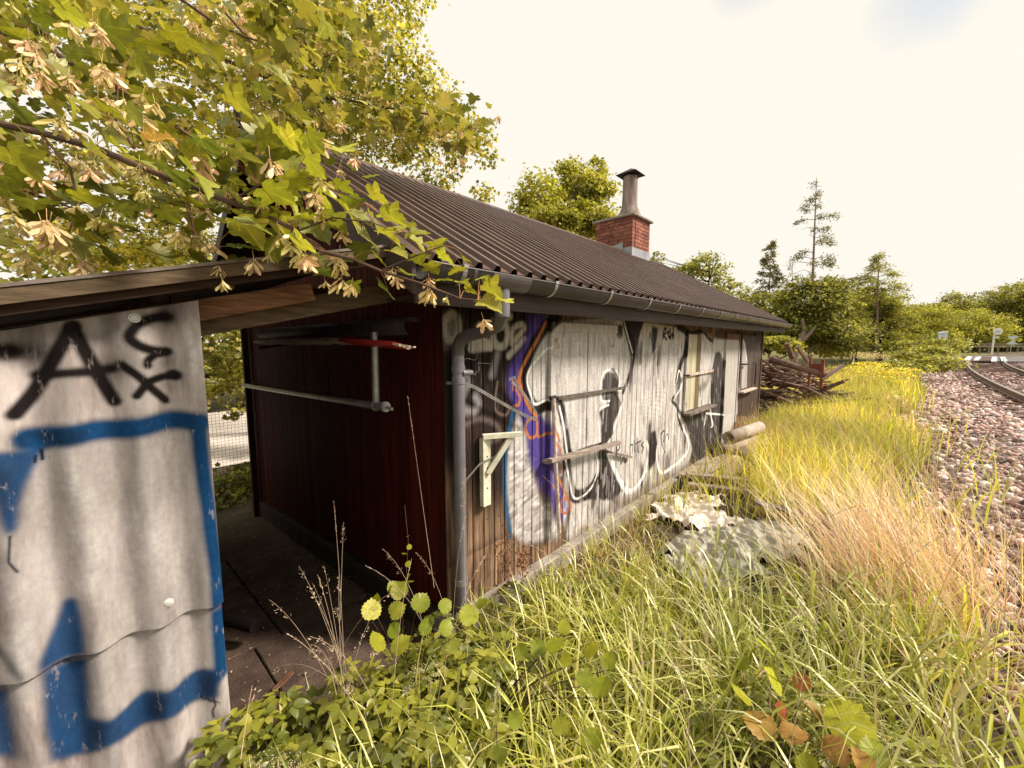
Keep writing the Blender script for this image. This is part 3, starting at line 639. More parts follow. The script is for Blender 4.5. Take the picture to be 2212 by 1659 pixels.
mb.add([(fx-s_, fy-s_, zc), (fx+s_, fy-s_, zc), (fx+s_, fy+s_, zc), (fx-s_, fy+s_, zc), (fx, fy, zc+.15)], [(3, 2, 1, 0), (0, 1, 4), (1, 2, 4), (2, 3, 4), (3, 0, 4)])
for dx, dy in ((-.12, -.1), (.12, -.1), (-.12, .1), (.12, .1)): mb.box(fx+dx-.008, fx+dx+.008, fy+dy-.008, fy+dy+.008, CZ1+.88, zc+.01)
mb.build('cowl', M['darkmetal'], chim)
mb = MB()                                             # stepped lead apron and side flashing
mb.box(CX1-.004, CX1+.014, CY0-.03, CY1+.02, 3.60, 3.92); mb.box(CX1-.22, CX1+.002, CY0-.016, CY0+.004, 3.66, 3.93)
mb.add([(CX1-.20, CY0-.013, 3.94), (CX0, CY0-.013, 3.86), (CX0, CY0-.013, 3.5), (CX1-.2, CY0-.013, 3.6), (CX1-.20, CY0-.027, 3.94+.12), (CX0, CY0-.027, 3.90), (CX0, CY0-.027, 3.5), (CX1-.2, CY0-.027, 3.6)], [(0, 1, 2, 3), (7, 6, 5, 4), (0, 4, 5, 1), (0, 3, 7, 4)])
q0 = roofz(CX1+.01); mb.add([(CX1, CY0-.12, q0+.03), (CX1+.30, CY0-.12, roofz(CX1+.3)+.032), (CX1+.30, CY1+.1, roofz(CX1+.3)+.032), (CX1, CY1+.1, q0+.03)], [(0, 1, 2, 3)])
mb.build('flashing', M['zinc'], chim)
# ---------------------------------------------------------------- shutters and door on the track side
def shutter(y0, y1, z0, z1, nbd, cols=None):
    s = empty('shutter', (0, 0, 0)); s.parent = shed; w = (y1-y0)/nbd
    for i in range(nbd):
        mb = MB(); a_, b_ = y0+i*w+.0015, y0+(i+1)*w-.0015; h0, h1 = z0+rnd.uniform(-.004, .004), z1
        if i == nbd//2: a_ += .014
        mb.box(.004, .026+rnd.uniform(-.001, .001), a_, b_, h0, h1); wmesh(mb, 'shutter_board', (cols or {}).get(i, M['wood_shutter']), s)
    return s
M['creamboard'] = mat('cream_board', (.56, .53, .38), .7, col2=(.30, .26, .17), scale=1, stretch=(20, 30, 2), bump=.3)
M['oliveboard'] = mat('olive_brown_board', (.20, .15, .08), .75, col2=(.10, .07, .04), scale=1, stretch=(20, 30, 2), bump=.3)
M['barmetal'] = mat('dull_bar', (.16, .14, .12), .6, col2=(.07, .05, .04), scale=20)
s1 = shutter(1.035, 2.03, .985, 2.02, 8)
mb = MB(); mb.box(.004, .034, 1.0, 2.05, 2.022, 2.10); mb.build('shutter_rail', M['wood_shutter'], s1, bevel=.003)
mb = MB(); mb.box(.004, .036, 1.0, 1.032, .30, 2.02); mb.build('shutter_stile', M['wood_shutter'], s1, bevel=.003)
for y in (1.075, 1.965):
    mb = MB(); mb.box(.027, .031, y-.045, y+.045, 1.89, 1.965); mb.tube([(.033, y, 1.885), (.033, y, 1.97)], .006, 6); mb.build('hinge', M['rustywhite'], s1)
mb = MB(); mb.beam((.045, .98, 1.487), (.045, 2.20, 1.477), .010, .028); mb.build('locking_bar', M['barmetal'], s1)
mb = MB(); mb.tube([(.035, .985, 1.50), (.075, .985, 1.50), (.10, 1.02, 1.497)], .013, 8); mb.tube([(.06, .96, 1.50), (.06, 1.03, 1.50)], .018, 8); mb.build('bolt', M['darkmetal'], s1)
mb = MB(); mb.beam((.085, .93, 1.005), (.085, 2.05, .945), .05, .032); mb.beam((.04, .93, .985), (.04, 1.0, .985), .07, .03); mb.build('shutter_sill', M['greywood'], s1, bevel=.003)
s2 = shutter(3.96, 4.93, 1.0, 2.04, 6, {0: M['creamboard'], 1: M['creamboard'], 2: M['oliveboard']})
mb = MB(); mb.box(.004, .03, 3.93, 3.957, .98, 2.07); mb.box(.004, .03, 4.933, 4.96, .98, 2.07); mb.box(.004, .03, 3.957, 4.933, 2.042, 2.075); mb.build('shutter_frame', M['wood_front'], s2)
mb = MB(); mb.beam((.05, 3.86, 1.50), (.05, 5.0, 1.505), .014, .035); mb.build('locking_bar', M['rustywhite'], s2)
mb = MB(); mb.tube([(.03, 3.87, 1.50), (.07, 3.87, 1.50), (.07, 3.92, 1.5)], .014, 8); mb.tube([(.03, 4.99, 1.505), (.07, 4.99, 1.505)], .014, 8); mb.build('bolt', M['darkmetal'], s2)
mb = MB(); mb.box(.005, .12, 3.90, 5.02, .955, .985); mb.build('shutter_sill', M['greywood'], s2, bevel=.004)
for y, z in ((4.0, 1.9), (4.0, 1.1), (4.88, 1.9)):
    mb = MB(); mb.box(.027, .032, y-.03, y+.03, z-.035, z+.035); mb.build('hinge', M['rustywhite'], s2)
s3 = shutter(6.64, 7.56, 1.05, 2.06, 5)
mb = MB(); mb.box(.005, .11, 6.62, 7.62, 1.0, 1.03); mb.build('shutter_sill', M['rustywhite'], s3, bevel=.004)
mb = MB(); mb.tube([(.03, 6.66, 1.53), (.08, 6.68, 1.53), (.08, 6.86, 1.53)], .016, 8); mb.tube([(.03, 7.52, 1.53), (.08, 7.52, 1.50), (.08, 7.52, 1.1)], .014, 8); mb.build('bolt', M['darkmetal'], s3)
mb = MB(); mb.box(.004, .03, 6.60, 6.636, 1.03, 2.1); mb.box(.004, .03, 7.565, 7.60, 1.03, 2.1); mb.build('shutter_frame', M['wood_front'], s3)
door = empty('door', (0, 0, 0)); door.parent = shed
for i in range(7):
    mb = MB(); mb.box(.004, .022, 5.70+i*.104, 5.70+(i+1)*.104-.003, .18, 2.08); wmesh(mb, 'door_board', M['wood_shutter'], door)
mb = MB(); mb.box(.004, .036, 5.655, 5.697, .16, 2.13); mb.box(.004, .036, 6.43, 6.472, .16, 2.13); mb.build('door_frame', M['wood_front'], door)

# ---------------------------------------------------------------- loose things fixed to or leaning on the wall
# rusty white pipe standing in front of the first shutter
mb = MB(); mb.tube([(.075, .985, 1.50), (.08, 1.01, 1.0), (.085, 1.07, .36)], .017, 10); wmesh(mb, 'pipe', M['rustywhite'], label='thin upright pipe with peeling white paint and rust beside the first shutter', cat='pipe')
# white shelf bracket
br = empty('shelf_bracket', (.01, .35, .79), 'cream painted wooden shelf bracket with a diagonal brace on the dark boards', 'bracket')
q0 = on(0, .05, *A_(352, 1242)); q1 = on(0, .05, *A_(352, 872)); yb0 = float(q0[1]); zb0, zb1 = float(q0[2]), float(q1[2])
mb = MB(); mb.box(.01, .05, yb0, yb0+.07, zb0, zb1); wmesh(mb, 'upright', M['cream'], br, bevel=.002)
mb = MB(); mb.beam((.035, yb0+.01, zb1+.016), (.17, yb0+.25, zb1+.016), .04, .03); wmesh(mb, 'arm', M['cream'], br)
mb = MB(); mb.beam((.055, yb0+.035, zb1-.24), (.13, yb0+.18, zb1), .026, .035); wmesh(mb, 'brace', M['cream'], br)
for z in (.76, .85, .98, 1.12, 1.2): mb = MB(); mb.tube([(.049, yb0+.035, z-.03), (.0525, yb0+.035, z-.03)], .006, 6); wmesh(mb, 'screw', M['darkmetal'], br)
# perforated steel strap, hung in two slack lengths
def strap(pts, label, w=.026):
    k = MB(); P_ = []
    for i in range(len(pts)-1):
        for j in range(8): P_.append(Vector(pts[i]).lerp(Vector(pts[i+1]), j/8))
    P_.append(Vector(pts[-1]))
    tot = sum((P_[i+1]-P_[i]).length for i in range(len(P_)-1)); nn = int(tot/.020); out = []
    d = 0; acc = [0]
    for i in range(len(P_)-1): acc.append(acc[-1]+(P_[i+1]-P_[i]).length)
    for q in range(nn+1):
        t = q*tot/nn; i = max(0, min(len(P_)-2, next((j for j in range(len(acc)-1) if acc[j+1] >= t-1e-9), len(P_)-2)))
        out.append(P_[i].lerp(P_[i+1], (t-acc[i])/max(1e-6, acc[i+1]-acc[i])))
    for q in range(nn):                                  # links: ring round each hole
        p, r2 = out[q], out[q+1]; d = (r2-p); c0 = p+d/2; d.normalize(); nrm = Vector((1, 0, 0)); sd_ = d.cross(nrm).normalized(); ring = []
        for lay in (.0012, -.0012):
            for rr_ in (1, .42):
                for j in range(8):
                    t = 2*pi*j/8; hx = cos(t)*(.0105 if rr_ == 1 else .0042); hy = sin(t)*w/2*(1 if rr_ == 1 else .4)
                    ring.append(c0+d*hx+sd_*hy+nrm*lay)
        fs = []
        for j in range(8):
            j2 = (j+1) % 8; fs.append((j, j2, 8+j2, 8+j)); fs.append((16+j, 24+j, 24+j2, 16+j2)); fs.append((j, 16+j, 16+j2, j2)[::-1]); fs.append((8+j, 8+j2, 24+j2, 24+j))
        k.add(ring, fs)
    return wmesh(k, 'perforated_strap', M['strap'], label=label, cat='metal strap')
S_ = lambda x, y, X=.06: tuple(on(0, X, *A_(x, y)))
strap([S_(238, 562), S_(310, 590), S_(420, 655), S_(520, 712), S_(600, 752), S_(645, 755)], 'long perforated steel strap sagging from the down pipe to the purple paint')
strap([S_(505, 555), S_(560, 610), S_(610, 680), S_(640, 730)], 'short perforated steel strap hanging steeply over the orange line')
strap([S_(608, 760), S_(560, 820), S_(490, 890), S_(440, 950), S_(330, 1005), S_(240, 1110)], 'perforated steel strap curling down over the cream bracket', .014)
strap([S_(490, 545), S_(525, 533)], 'scrap of perforated steel strap nailed above the orange line')
def wire(pts, label, r=.0016, m='strap'):
    k = MB(); k.tube(pts, r, 5); return wmesh(k, 'wire', M[m], label=label, cat='wire')
wire([S_(230, 440, .03), S_(265, 430, .05), S_(300, 440, .04), S_(318, 425, .03), S_(322, 400, .02), S_(325, 510, .03)], 'thin wire looped from the down pipe clip')
wire([S_(262, 505, .03), S_(300, 520, .05), S_(330, 490, .05), S_(320, 455, .04), S_(405, 460, .02)], 'slack loop of thin wire on the black paint beside the pipe')
# batten scrap nailed at right of shutter one, low
q = on(0, .03, *C_(405, 570)), on(0, .03, *C_(520, 595))
mb = MB(); mb.beam(q[0], q[1], .02, .025); mb.tube([q[0]+(q[1]-q[0])*.3+np.array([.02, 0, -.03]), q[0]+(q[1]-q[0])*.3+np.array([.02, 0, .05])], .006, 6); wmesh(mb, 'batten', M['greywood'], label='short thin batten with a nail low on the silver paint', cat='batten')
# red-and-white board, pipes and gutter length stored on the red gable wall
rack = empty('pipe_rack', (-.4, -.3, 1.4), 'steel tube rack hung on the dark red gable wall', 'rack')
mb = MB(); mb.tube([(-.32, -.30, 1.55), (-.31, -.30, 2.0)], .022, 12); wmesh(mb, 'upright_tube', M['strap'], rack)
mb = MB(); mb.tube([(-4.25, -.03, 1.36), (-4.1, -.20, 1.38), (-2.2, -.25, 1.46), (-.31, -.30, 1.545)], .024, 12); wmesh(mb, 'long_tube', M['strap'], rack)
mb = MB(); mb.tube([(-.36, -.30, 1.545), (-.19, -.30, 1.552)], .027, 12); mb.tube([(-.34, -.30, 1.545), (-.32, -.3, 1.546)], .032, 12); mb.tube([(-.22, -.30, 1.552), (-.20, -.3, 1.553)], .032, 12); mb.tube([(-.19, -.30, 1.552), (-.13, -.30, 1.548)], .010, 6); wmesh(mb, 'coupler', M['strap'], rack)
mb = MB(); mb.tube([(-.9, -.01, 1.98), (-.9, -.36, 1.90)], .014, 8); mb.tube([(-2.6, -.01, 1.93), (-2.6, -.36, 1.88)], .014, 8); wmesh(mb, 'arm', M['darkmetal'], rack)
M['redwhite'] = mat('red_and_white_board', (.55, .50, .45), .6, col2=(.30, .24, .20), scale=10)
M['redpaint'] = mat('red_paint', (.50, .03, .03), .5, col2=(.25, .03, .025), scale=7)
M['splinter'] = mat('splintered_wood', (.62, .54, .44), .8, col2=(.30, .22, .15), scale=30)
pb = empty('barrier_board', (-1, -.3, 1.9), 'white board with a red painted end and splintered tip under the carport roof', 'barrier board')
p0, p1, p2, p3 = Vector((-3.4, -.16, 1.93)), Vector((-.64, -.33, 1.945)), Vector((.13, -.38, 1.922)), Vector((.24, -.385, 1.92))
mb = MB(); mb.beam(p0, p1, .10, .022, up=(0, .25, 1)); wmesh(mb, 'white_length', M['redwhite'], pb)
mb = MB(); mb.beam(p1, p2, .10, .0225, up=(0, .25, 1)); wmesh(mb, 'red_length', M['redpaint'], pb)
mb = MB()
for i in range(7):
    o = (i-3)*.014; mb.beam(p2+Vector((-.005, o, .25*-o+rnd.uniform(-.004, .004))), p2+Vector((.03+rnd.random()*.05, o, -.25*o+rnd.uniform(-.012, .006))), .013, .008)
wmesh(mb, 'splintered_tip', M['splinter'], pb)
mb = MB(); n = 12; vs = []
for x in (-3.0, -.02):
    for r_ in (.055, .051):
        for j in range(n+1):
            t = -.35*pi+1.15*pi*j/n; vs.append((x, -.22+r_*cos(t)*-1, 2.03+r_*sin(t)))
m_ = n+1; fs = []
for j in range(n): fs += [(j, j+1, 2*m_+j+1, 2*m_+j), (m_+j, 3*m_+j, 3*m_+j+1, m_+j+1), (j, m_+j, m_+j+1, j+1), (2*m_+j, 2*m_+j+1, 3*m_+j+1, 3*m_+j)]
mb.add(vs, fs, True); wmesh(mb, 'gutter_length', M['darkmetal'], label='spare length of dark gutter stored high on the red wall', cat='gutter')

# ---------------------------------------------------------------- carport (lean-to) of fibre cement sheets
car = empty('carport', (-.6, -1.2, 0), 'lean-to carport with corrugated fibre cement wall sprayed with blue and black letters', 'carport')
PW_ = .168; Q = Paint(-2.7, -1.1, 0, 2.3, .0028)
def onp(F, pts): return [tuple(on(0, -.04, *F(*p))[1:]) for p in pts]
d = lambda *q: onp(D_, q)
e = lambda *q: onp(E_, q)
IK = (.010, .007, .007); BL = (.004, .046, .135); BD = (.004, .012, .03)
for i in range(10):                                    # lime bloom along the crests, dirt in the valleys; both also paint in wave shading
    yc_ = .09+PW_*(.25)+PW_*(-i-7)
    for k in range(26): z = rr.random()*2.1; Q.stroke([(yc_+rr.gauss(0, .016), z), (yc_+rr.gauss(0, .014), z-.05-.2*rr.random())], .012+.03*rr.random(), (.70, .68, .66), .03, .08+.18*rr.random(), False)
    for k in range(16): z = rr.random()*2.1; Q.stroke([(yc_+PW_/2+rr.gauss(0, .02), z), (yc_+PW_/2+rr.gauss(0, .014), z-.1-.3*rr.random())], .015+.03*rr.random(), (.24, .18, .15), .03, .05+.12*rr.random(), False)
# pale spray halo inside the blue outline
Q.poly(d((200, 1240), (700, 1180), (1230, 1130), (1330, 1659))+e((1380, 600), (1390, 1050), (1000, 1180), (700, 1330), (600, 1330), (520, 560), (380, 600), (200, 1050), (0, 1100), (0, 600), (100, 200)), (.62, .585, .56), .06, .55)
Q.stroke(d((-300, 640), (60, 640)), .050, IK, .03); Q.stroke(d((60, 640), (240, 650)), .05, IK, .07, .85); Q.stroke(d((200, 620), (250, 720)), .03, IK, .08, .4)
Q.stroke(d((475, 470), (330, 720), (220, 900), (95, 1050)), .040, IK, .018); Q.stroke(d((470, 480), (560, 650), (650, 810), (745, 965)), .040, IK, .018)
Q.stroke(d((235, 795), (420, 780), (620, 768), (730, 750)), .034, IK, .022); Q.stroke(d((690, 740), (735, 740)), .08, IK, .07, .55); Q.stroke(d((700, 400), (690, 560)), .06, IK, .10, .35)
Q.stroke(d((1090, 410), (1000, 420), (900, 460), (840, 540), (900, 600), (1000, 632), (1080, 640)), .036, IK, .02); Q.stroke(d((1080, 405), (1095, 412)), .055, IK, .04, .8)
Q.stroke(d((1095, 640), (1010, 665), (965, 700), (962, 730)), .028, IK, .016); Q.stroke(d((1100, 645), (1095, 720)), .02, IK, .04, .6)
Q.stroke(d((785, 722), (900, 800), (1000, 890), (1085, 960)), .030, IK, .016); Q.stroke(d((1140, 795), (1050, 810), (960, 845), (890, 925)), .030, IK, .016); Q.stroke(d((1130, 790), (1145, 795)), .042, IK, .02)
Q.stroke(d((185, 1215), (400, 1190), (600, 1160), (780, 1150), (960, 1120), (1140, 1090), (1290, 1095)), .078, BL, .035); Q.stroke(d((200, 1230), (480, 1195)), .06, BD, .03, .6)
Q.stroke(d((1290, 1110), (1305, 1300), (1330, 1500), (1355, 1659))+e((1335, 120), (1375, 420), (1395, 800), (1410, 1040)), .058, BL, .03)
Q.poly(d((-250, 1290), (190, 1280), (150, 1200), (310, 1240), (240, 1380), (170, 1520), (130, 1659))+e((135, 10), (125, 120), (60, 175), (10, 120), (-40, -60), (-300, -200)), BL, .022, .97)
Q.poly(d((-200, 1380), (120, 1380), (100, 1659))+e((110, 120), (60, 165), (15, 110), (-40, -60)), BD, .06, .55)
Q.stroke(e((68, 170), (60, 330), (95, 370), (115, 392)), .008, BD, .006, .95, False); Q.stroke(d((265, 1290), (272, 1350)), .01, BD, .006); Q.stroke(d((225, 1330), (222, 1370)), .008, BD, .006)
Q.poly(e((455, 565), (505, 580), (525, 680), (545, 860), (580, 1350), (700, 1340), (820, 1280), (930, 1190), (1100, 1150), (1300, 1040), (1390, 1020), (1430, 1060), (1395, 1120), (1390, 1200), (1330, 1240), (1200, 1290), (1050, 1350), (850, 1460), (700, 1510), (560, 1610), (420, 1640), (320, 1620), (280, 1400), (260, 1150), (240, 980), (330, 780), (390, 610)), BL, .022, .97)
Q.poly(e((500, 700), (545, 860), (585, 1360), (700, 1345), (690, 1500), (560, 1600), (540, 1400), (480, 1050)), BD, .05, .75)
Q.poly(e((930, 1200), (1080, 1160), (1090, 1330), (930, 1380)), BD, .05, .75); Q.poly(e((1290, 1060), (1380, 1040), (1385, 1200), (1280, 1240)), BD, .05, .75)
Q.poly(e((-300, 700), (0, 880), (100, 980), (180, 1070), (130, 1095), (60, 1040), (0, 960), (-300, 900)), BD, .022, .95); Q.poly(e((-300, 1150), (50, 1150), (90, 1400), (125, 1640), (-300, 1660)), BL, .03, .95)
Q.stroke(e((1360, 1210), (1372, 1260), (1355, 1300), (1362, 1342)), .006, BD, .005, .95, False)
for k in range(16): q = e((1275+k*8, 1230)); Q.stroke([q[0], (q[0][0], q[0][1]-.004-.012*rr.random())], .004, BD, .004, .9, False)
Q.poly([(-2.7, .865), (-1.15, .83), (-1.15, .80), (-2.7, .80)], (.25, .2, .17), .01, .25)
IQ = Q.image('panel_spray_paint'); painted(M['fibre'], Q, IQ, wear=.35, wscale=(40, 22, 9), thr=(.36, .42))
AMP, PW = .024, .168
def corr(y0, y1, z0, z1fn, x, th=.006, lean=0.0):
    k = MB(); n = int((y1-y0)/PW*12); vs = []; nz_ = 6
    for lay in (0, 1):
        for i in range(n+1):
            y = y0+(y1-y0)*i/n; xx = x+AMP*sin(2*pi*(y-.09)/PW)-lay*th
            for j in range(nz_+1):
                t = j/nz_; zt = z1fn(y); zb = z0 if not callable(z0) else z0(y); vs.append((xx+lean*(1-t), y, zb+(zt-zb)*t))
    m_ = nz_+1; o = (n+1)*m_; fs = []
    for i in range(n):
        for j in range(nz_):
            q = (i*m_+j, (i+1)*m_+j, (i+1)*m_+j+1, i*m_+j+1); fs.append(q); fs.append(tuple(o+w for w in q[::-1]))
        k.add([vs[i*m_], vs[o+i*m_], vs[o+(i+1)*m_], vs[(i+1)*m_]], [(0, 1, 2, 3)]); k.add([vs[i*m_+nz_], vs[(i+1)*m_+nz_], vs[o+(i+1)*m_+nz_], vs[o+i*m_+nz_]], [(0, 1, 2, 3)])
    for j in range(nz_): k.add([vs[n*m_+j], vs[o+n*m_+j], vs[o+n*m_+j+1], vs[n*m_+j+1]], [(0, 1, 2, 3)]); k.add([vs[j], vs[j+1], vs[o+j+1], vs[o+j]], [(0, 1, 2, 3)])
    k.add(vs, fs, True); return k
ztop = lambda y: 2.105+.26*(y+1.18)
YP = -1.18
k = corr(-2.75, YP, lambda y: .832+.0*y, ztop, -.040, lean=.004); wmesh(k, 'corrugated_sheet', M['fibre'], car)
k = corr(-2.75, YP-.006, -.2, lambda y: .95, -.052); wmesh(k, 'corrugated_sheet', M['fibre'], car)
for (x_, y_) in (D_(880, 418), E_(1075, 603)):
    p = on(0, -.020, x_, y_); mb = MB(); mb.tube([(0, 0, 0), (.004, 0, 0)], .017, 20); mb.tube([(.004, 0, 0), (.008, 0, 0)], [.014, .010], 20); mb.tube([(.008, 0, 0), (.010, 0, 0)], .0055, 8)
    mb.build('washer', M['whitemetal'], car, loc=(p[0], p[1], p[2]))
RS = .26                                           # roof rises towards the shed
def zr_(y): return 2.172+RS*(y+1.18)
XB = -4.6
def slab_y(k, x0, x1, ya, yb, za, zb, h):           # sloping plank along Y
    k.add([(x0, ya, za), (x1, ya, za), (x1, yb, zb), (x0, yb, zb), (x0, ya, za+h), (x1, ya, za+h), (x1, yb, zb+h), (x0, yb, zb+h)], [(0, 3, 2, 1), (4, 5, 6, 7), (0, 1, 5, 4), (1, 2, 6, 5), (2, 3, 7, 6), (3, 0, 4, 7)]); return k
ya_, yb_ = -3.2, -.40
slab_y(k := MB(), .075, .10, ya_, yb_, zr_(ya_), zr_(yb_), .046); wmesh(k, 'fascia_board', M['oliveedge'], car)
slab_y(k := MB(), .02, .105, ya_, yb_, zr_(ya_)+.048, zr_(yb_)+.048, .012); wmesh(k, 'roof_edge', M['greywood'], car)
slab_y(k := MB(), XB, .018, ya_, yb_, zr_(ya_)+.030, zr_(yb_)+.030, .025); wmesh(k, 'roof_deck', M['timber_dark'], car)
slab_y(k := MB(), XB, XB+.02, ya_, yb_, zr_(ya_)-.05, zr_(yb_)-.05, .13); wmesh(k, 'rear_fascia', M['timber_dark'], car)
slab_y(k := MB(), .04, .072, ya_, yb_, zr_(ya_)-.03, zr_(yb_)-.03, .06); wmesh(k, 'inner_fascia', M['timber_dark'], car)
def hy(X, px, py): return on(0, X, px, py)
pa, pb_ = hy(-.10, 428, 671), hy(-.10, 673, 630)
mb = MB(); mb.beam(pa-(pb_-pa)*.7, pb_, .045, .085); wmesh(mb, 'short_rafter', M['timber'], car, bevel=.003)
pa, pb_ = hy(-.155, 431, 700), hy(-.155, 800, 640)
mb = MB(); mb.beam(pa-(pb_-pa)*.6, pa+(pb_-pa)*1.15, .05, .10); wmesh(mb, 'long_rafter', M['oliveedge'], car, bevel=.003)
for x in (-1.1, -2.1, -3.1, -4.2): 
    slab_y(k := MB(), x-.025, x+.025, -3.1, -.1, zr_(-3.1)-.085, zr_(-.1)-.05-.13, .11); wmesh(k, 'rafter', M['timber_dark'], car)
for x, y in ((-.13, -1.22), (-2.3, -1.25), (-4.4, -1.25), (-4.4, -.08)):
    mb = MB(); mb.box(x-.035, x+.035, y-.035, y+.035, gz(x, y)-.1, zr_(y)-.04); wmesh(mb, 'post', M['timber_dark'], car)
mb = MB(); mb.box(-4.4, -.16, -1.33, -1.31, -.7, 2.15); wmesh(mb, 'added_shade_wall', M['timber_dark'], car)  # unseen wall, added to keep the carport interior dark
# loose block wedged on the rafter end
pa = hy(-.07, 470, 607)
mb = MB(); mb.box(pa[0]-.03, pa[0]+.03, pa[1]-.05, pa[1]+.05, pa[2]-.03, pa[2]+.03); wmesh(mb, 'packing_block', M['timber'], car)

# paving slabs under the carport
pav = empty('paving', (-1.5, -.7, -.1)); tag(pav, kind='structure')
sx = -.42
xs_ = [.14, -.40, -.98, -1.72, -2.3, -2.9]; ysr = [[-2.35, -1.62, -.925, -.30], [-2.1, -1.5, -.90, -.2], [-2.2, -1.45, -.725, -.10], [-2.2, -1.45, -.725, -.10], [-2.2, -1.45, -.72, -.1]]
for i in range(len(xs_)-1):
    for j in range(len(ysr[i])-1):
        x1, x0 = xs_[i]-.006, xs_[i+1]+.006; y0, y1 = ysr[i][j]+.006, ysr[i][j+1]-.006; k = MB(); dz = [rnd.uniform(-.006, .006) for _ in range(4)]
        za = .112*x0+.004; zb = .112*x1+.004 if x1 < 0 else .004+.02*x1
        k.add([(x0, y0, za-.06), (x1, y0, zb-.06), (x1, y1, zb-.06), (x0, y1, za-.06), (x0, y0, za+dz[0]), (x1, y0, zb+dz[1]), (x1, y1, zb+dz[2]), (x0, y1, za+dz[3])], [(0, 3, 2, 1), (4, 5, 6, 7), (0, 1, 5, 4), (1, 2, 6, 5), (2, 3, 7, 6), (3, 0, 4, 7)])
        wmesh(k, 'paving_slab', M['slab'], pav, bevel=.006)
p = on(2, .06, 470, 1330); q = on(2, 0.05, 552, 1352)
mb = MB(); mb.tube([p+(p-q)*1.2, q], .045, 16); wmesh(mb, 'black_pipe', M['void'], label='short length of thick black pipe lying on the carport slabs', cat='pipe')
p = on(2, .01, 590, 1492); q = on(2, .015, 632, 1452)
mb = MB(); mb.beam(p, q, .022, .012); wmesh(mb, 'wood_splinter', M['timber'], label='broken reddish stick lying on the paving slab by the weeds', cat='stick')
# light crumbs on the dark floor
mb = MB()
for i in range(260):
    x = -rnd.random()*4.2; y = -1.2+rnd.random()*1.15; z = .115*x+.012; s_ = .004+.010*rnd.random()**2; t = rnd.random()*pi
    mb.add([(x+s_*cos(t), y+s_*sin(t), z), (x-s_*.5*sin(t), y+s_*.5*cos(t), z+.002), (x-s_*cos(t), y-s_*sin(t), z+.001), (x+s_*.5*sin(t), y-s_*.5*cos(t), z+.002)], [(0, 1, 2, 3)])
wmesh(mb, 'floor_litter', M['splinter'], label='pale crumbs and petals scattered on the dark carport floor', cat='litter', kind='stuff')

# ---------------------------------------------------------------- rubbish along the wall
M['cpipe'] = mat('clay_concrete_pipe', (.46, .39, .33), .85, col2=(.28, .22, .18), scale=6, bump=.3, bscale=60)
def hollow(p, q, R, r_, label, m='cpipe'):
    k = MB(); p = Vector(p); q = Vector(q); d_ = (q-p).normalized(); a_ = d_.cross(Vector((0, 0, 1))).normalized(); b_ = a_.cross(d_); n = 20
    vs = [c0+(a_*cos(2*pi*j/n)+b_*sin(2*pi*j/n))*rr_ for c0 in (p, q) for rr_ in (R, r_) for j in range(n)]; fs = []
    for j in range(n):
        j2 = (j+1) % n; fs += [(j, j2, 2*n+j2, 2*n+j)[::-1], (n+j, n+j2, 3*n+j2, 3*n+j), (j, n+j, n+j2, j2)[::-1], (2*n+j, 3*n+j, 3*n+j2, 2*n+j2)]
    k.add(vs, fs, True); return wmesh(k, 'concrete_pipe', M[m], label=label, cat='pipe', group='concrete pipes stacked against the shed')
hollow((.22, 5.35, .42), (.42, 6.45, .45), .10, .068, 'topmost pale concrete pipe of the stack by the shed wall')
hollow((.19, 5.15, .23), (.36, 6.3, .27), .105, .07, 'pale concrete pipe lying in the stack against the wall, below the topmost')
hollow((.42, 5.2, .19), (.62, 6.2, .24), .10, .068, 'outer concrete pipe of the stack, half in the tall grass')
hollow((.30, 4.86, .10), (.42, 5.12, .12), .11, .075, 'short broken concrete pipe at the near foot of the stack')
def gplank(x0, y0, x1, y1, w, z, label, tilt=0, h=.03, m='greywood'):
    k = MB(); za = z; zb = z+tilt; k.beam((x0, y0, za), (x1, y1, zb), w, h); wmesh(k, 'plank', M[m], label=label, cat='plank', group='old planks on the ground by the wall', bevel=.004)
gplank(.18, 3.7, .33, 5.2, .24, .19, 'wide grey plank lying along the foot of the wall near the concrete pipes')
gplank(.45, 3.75, .55, 5.05, .22, .17, 'grey plank beside the wide one, outer edge in the grass')
gplank(.20, 3.62, .95, 4.05, .13, .25, 'grey plank end laid crosswise on the other planks, pointing to the track', -.03, .05)
gplank(.30, 3.4, 1.05, 3.72, .10, .20, 'narrow split plank nearest the white bag', .0, .04)
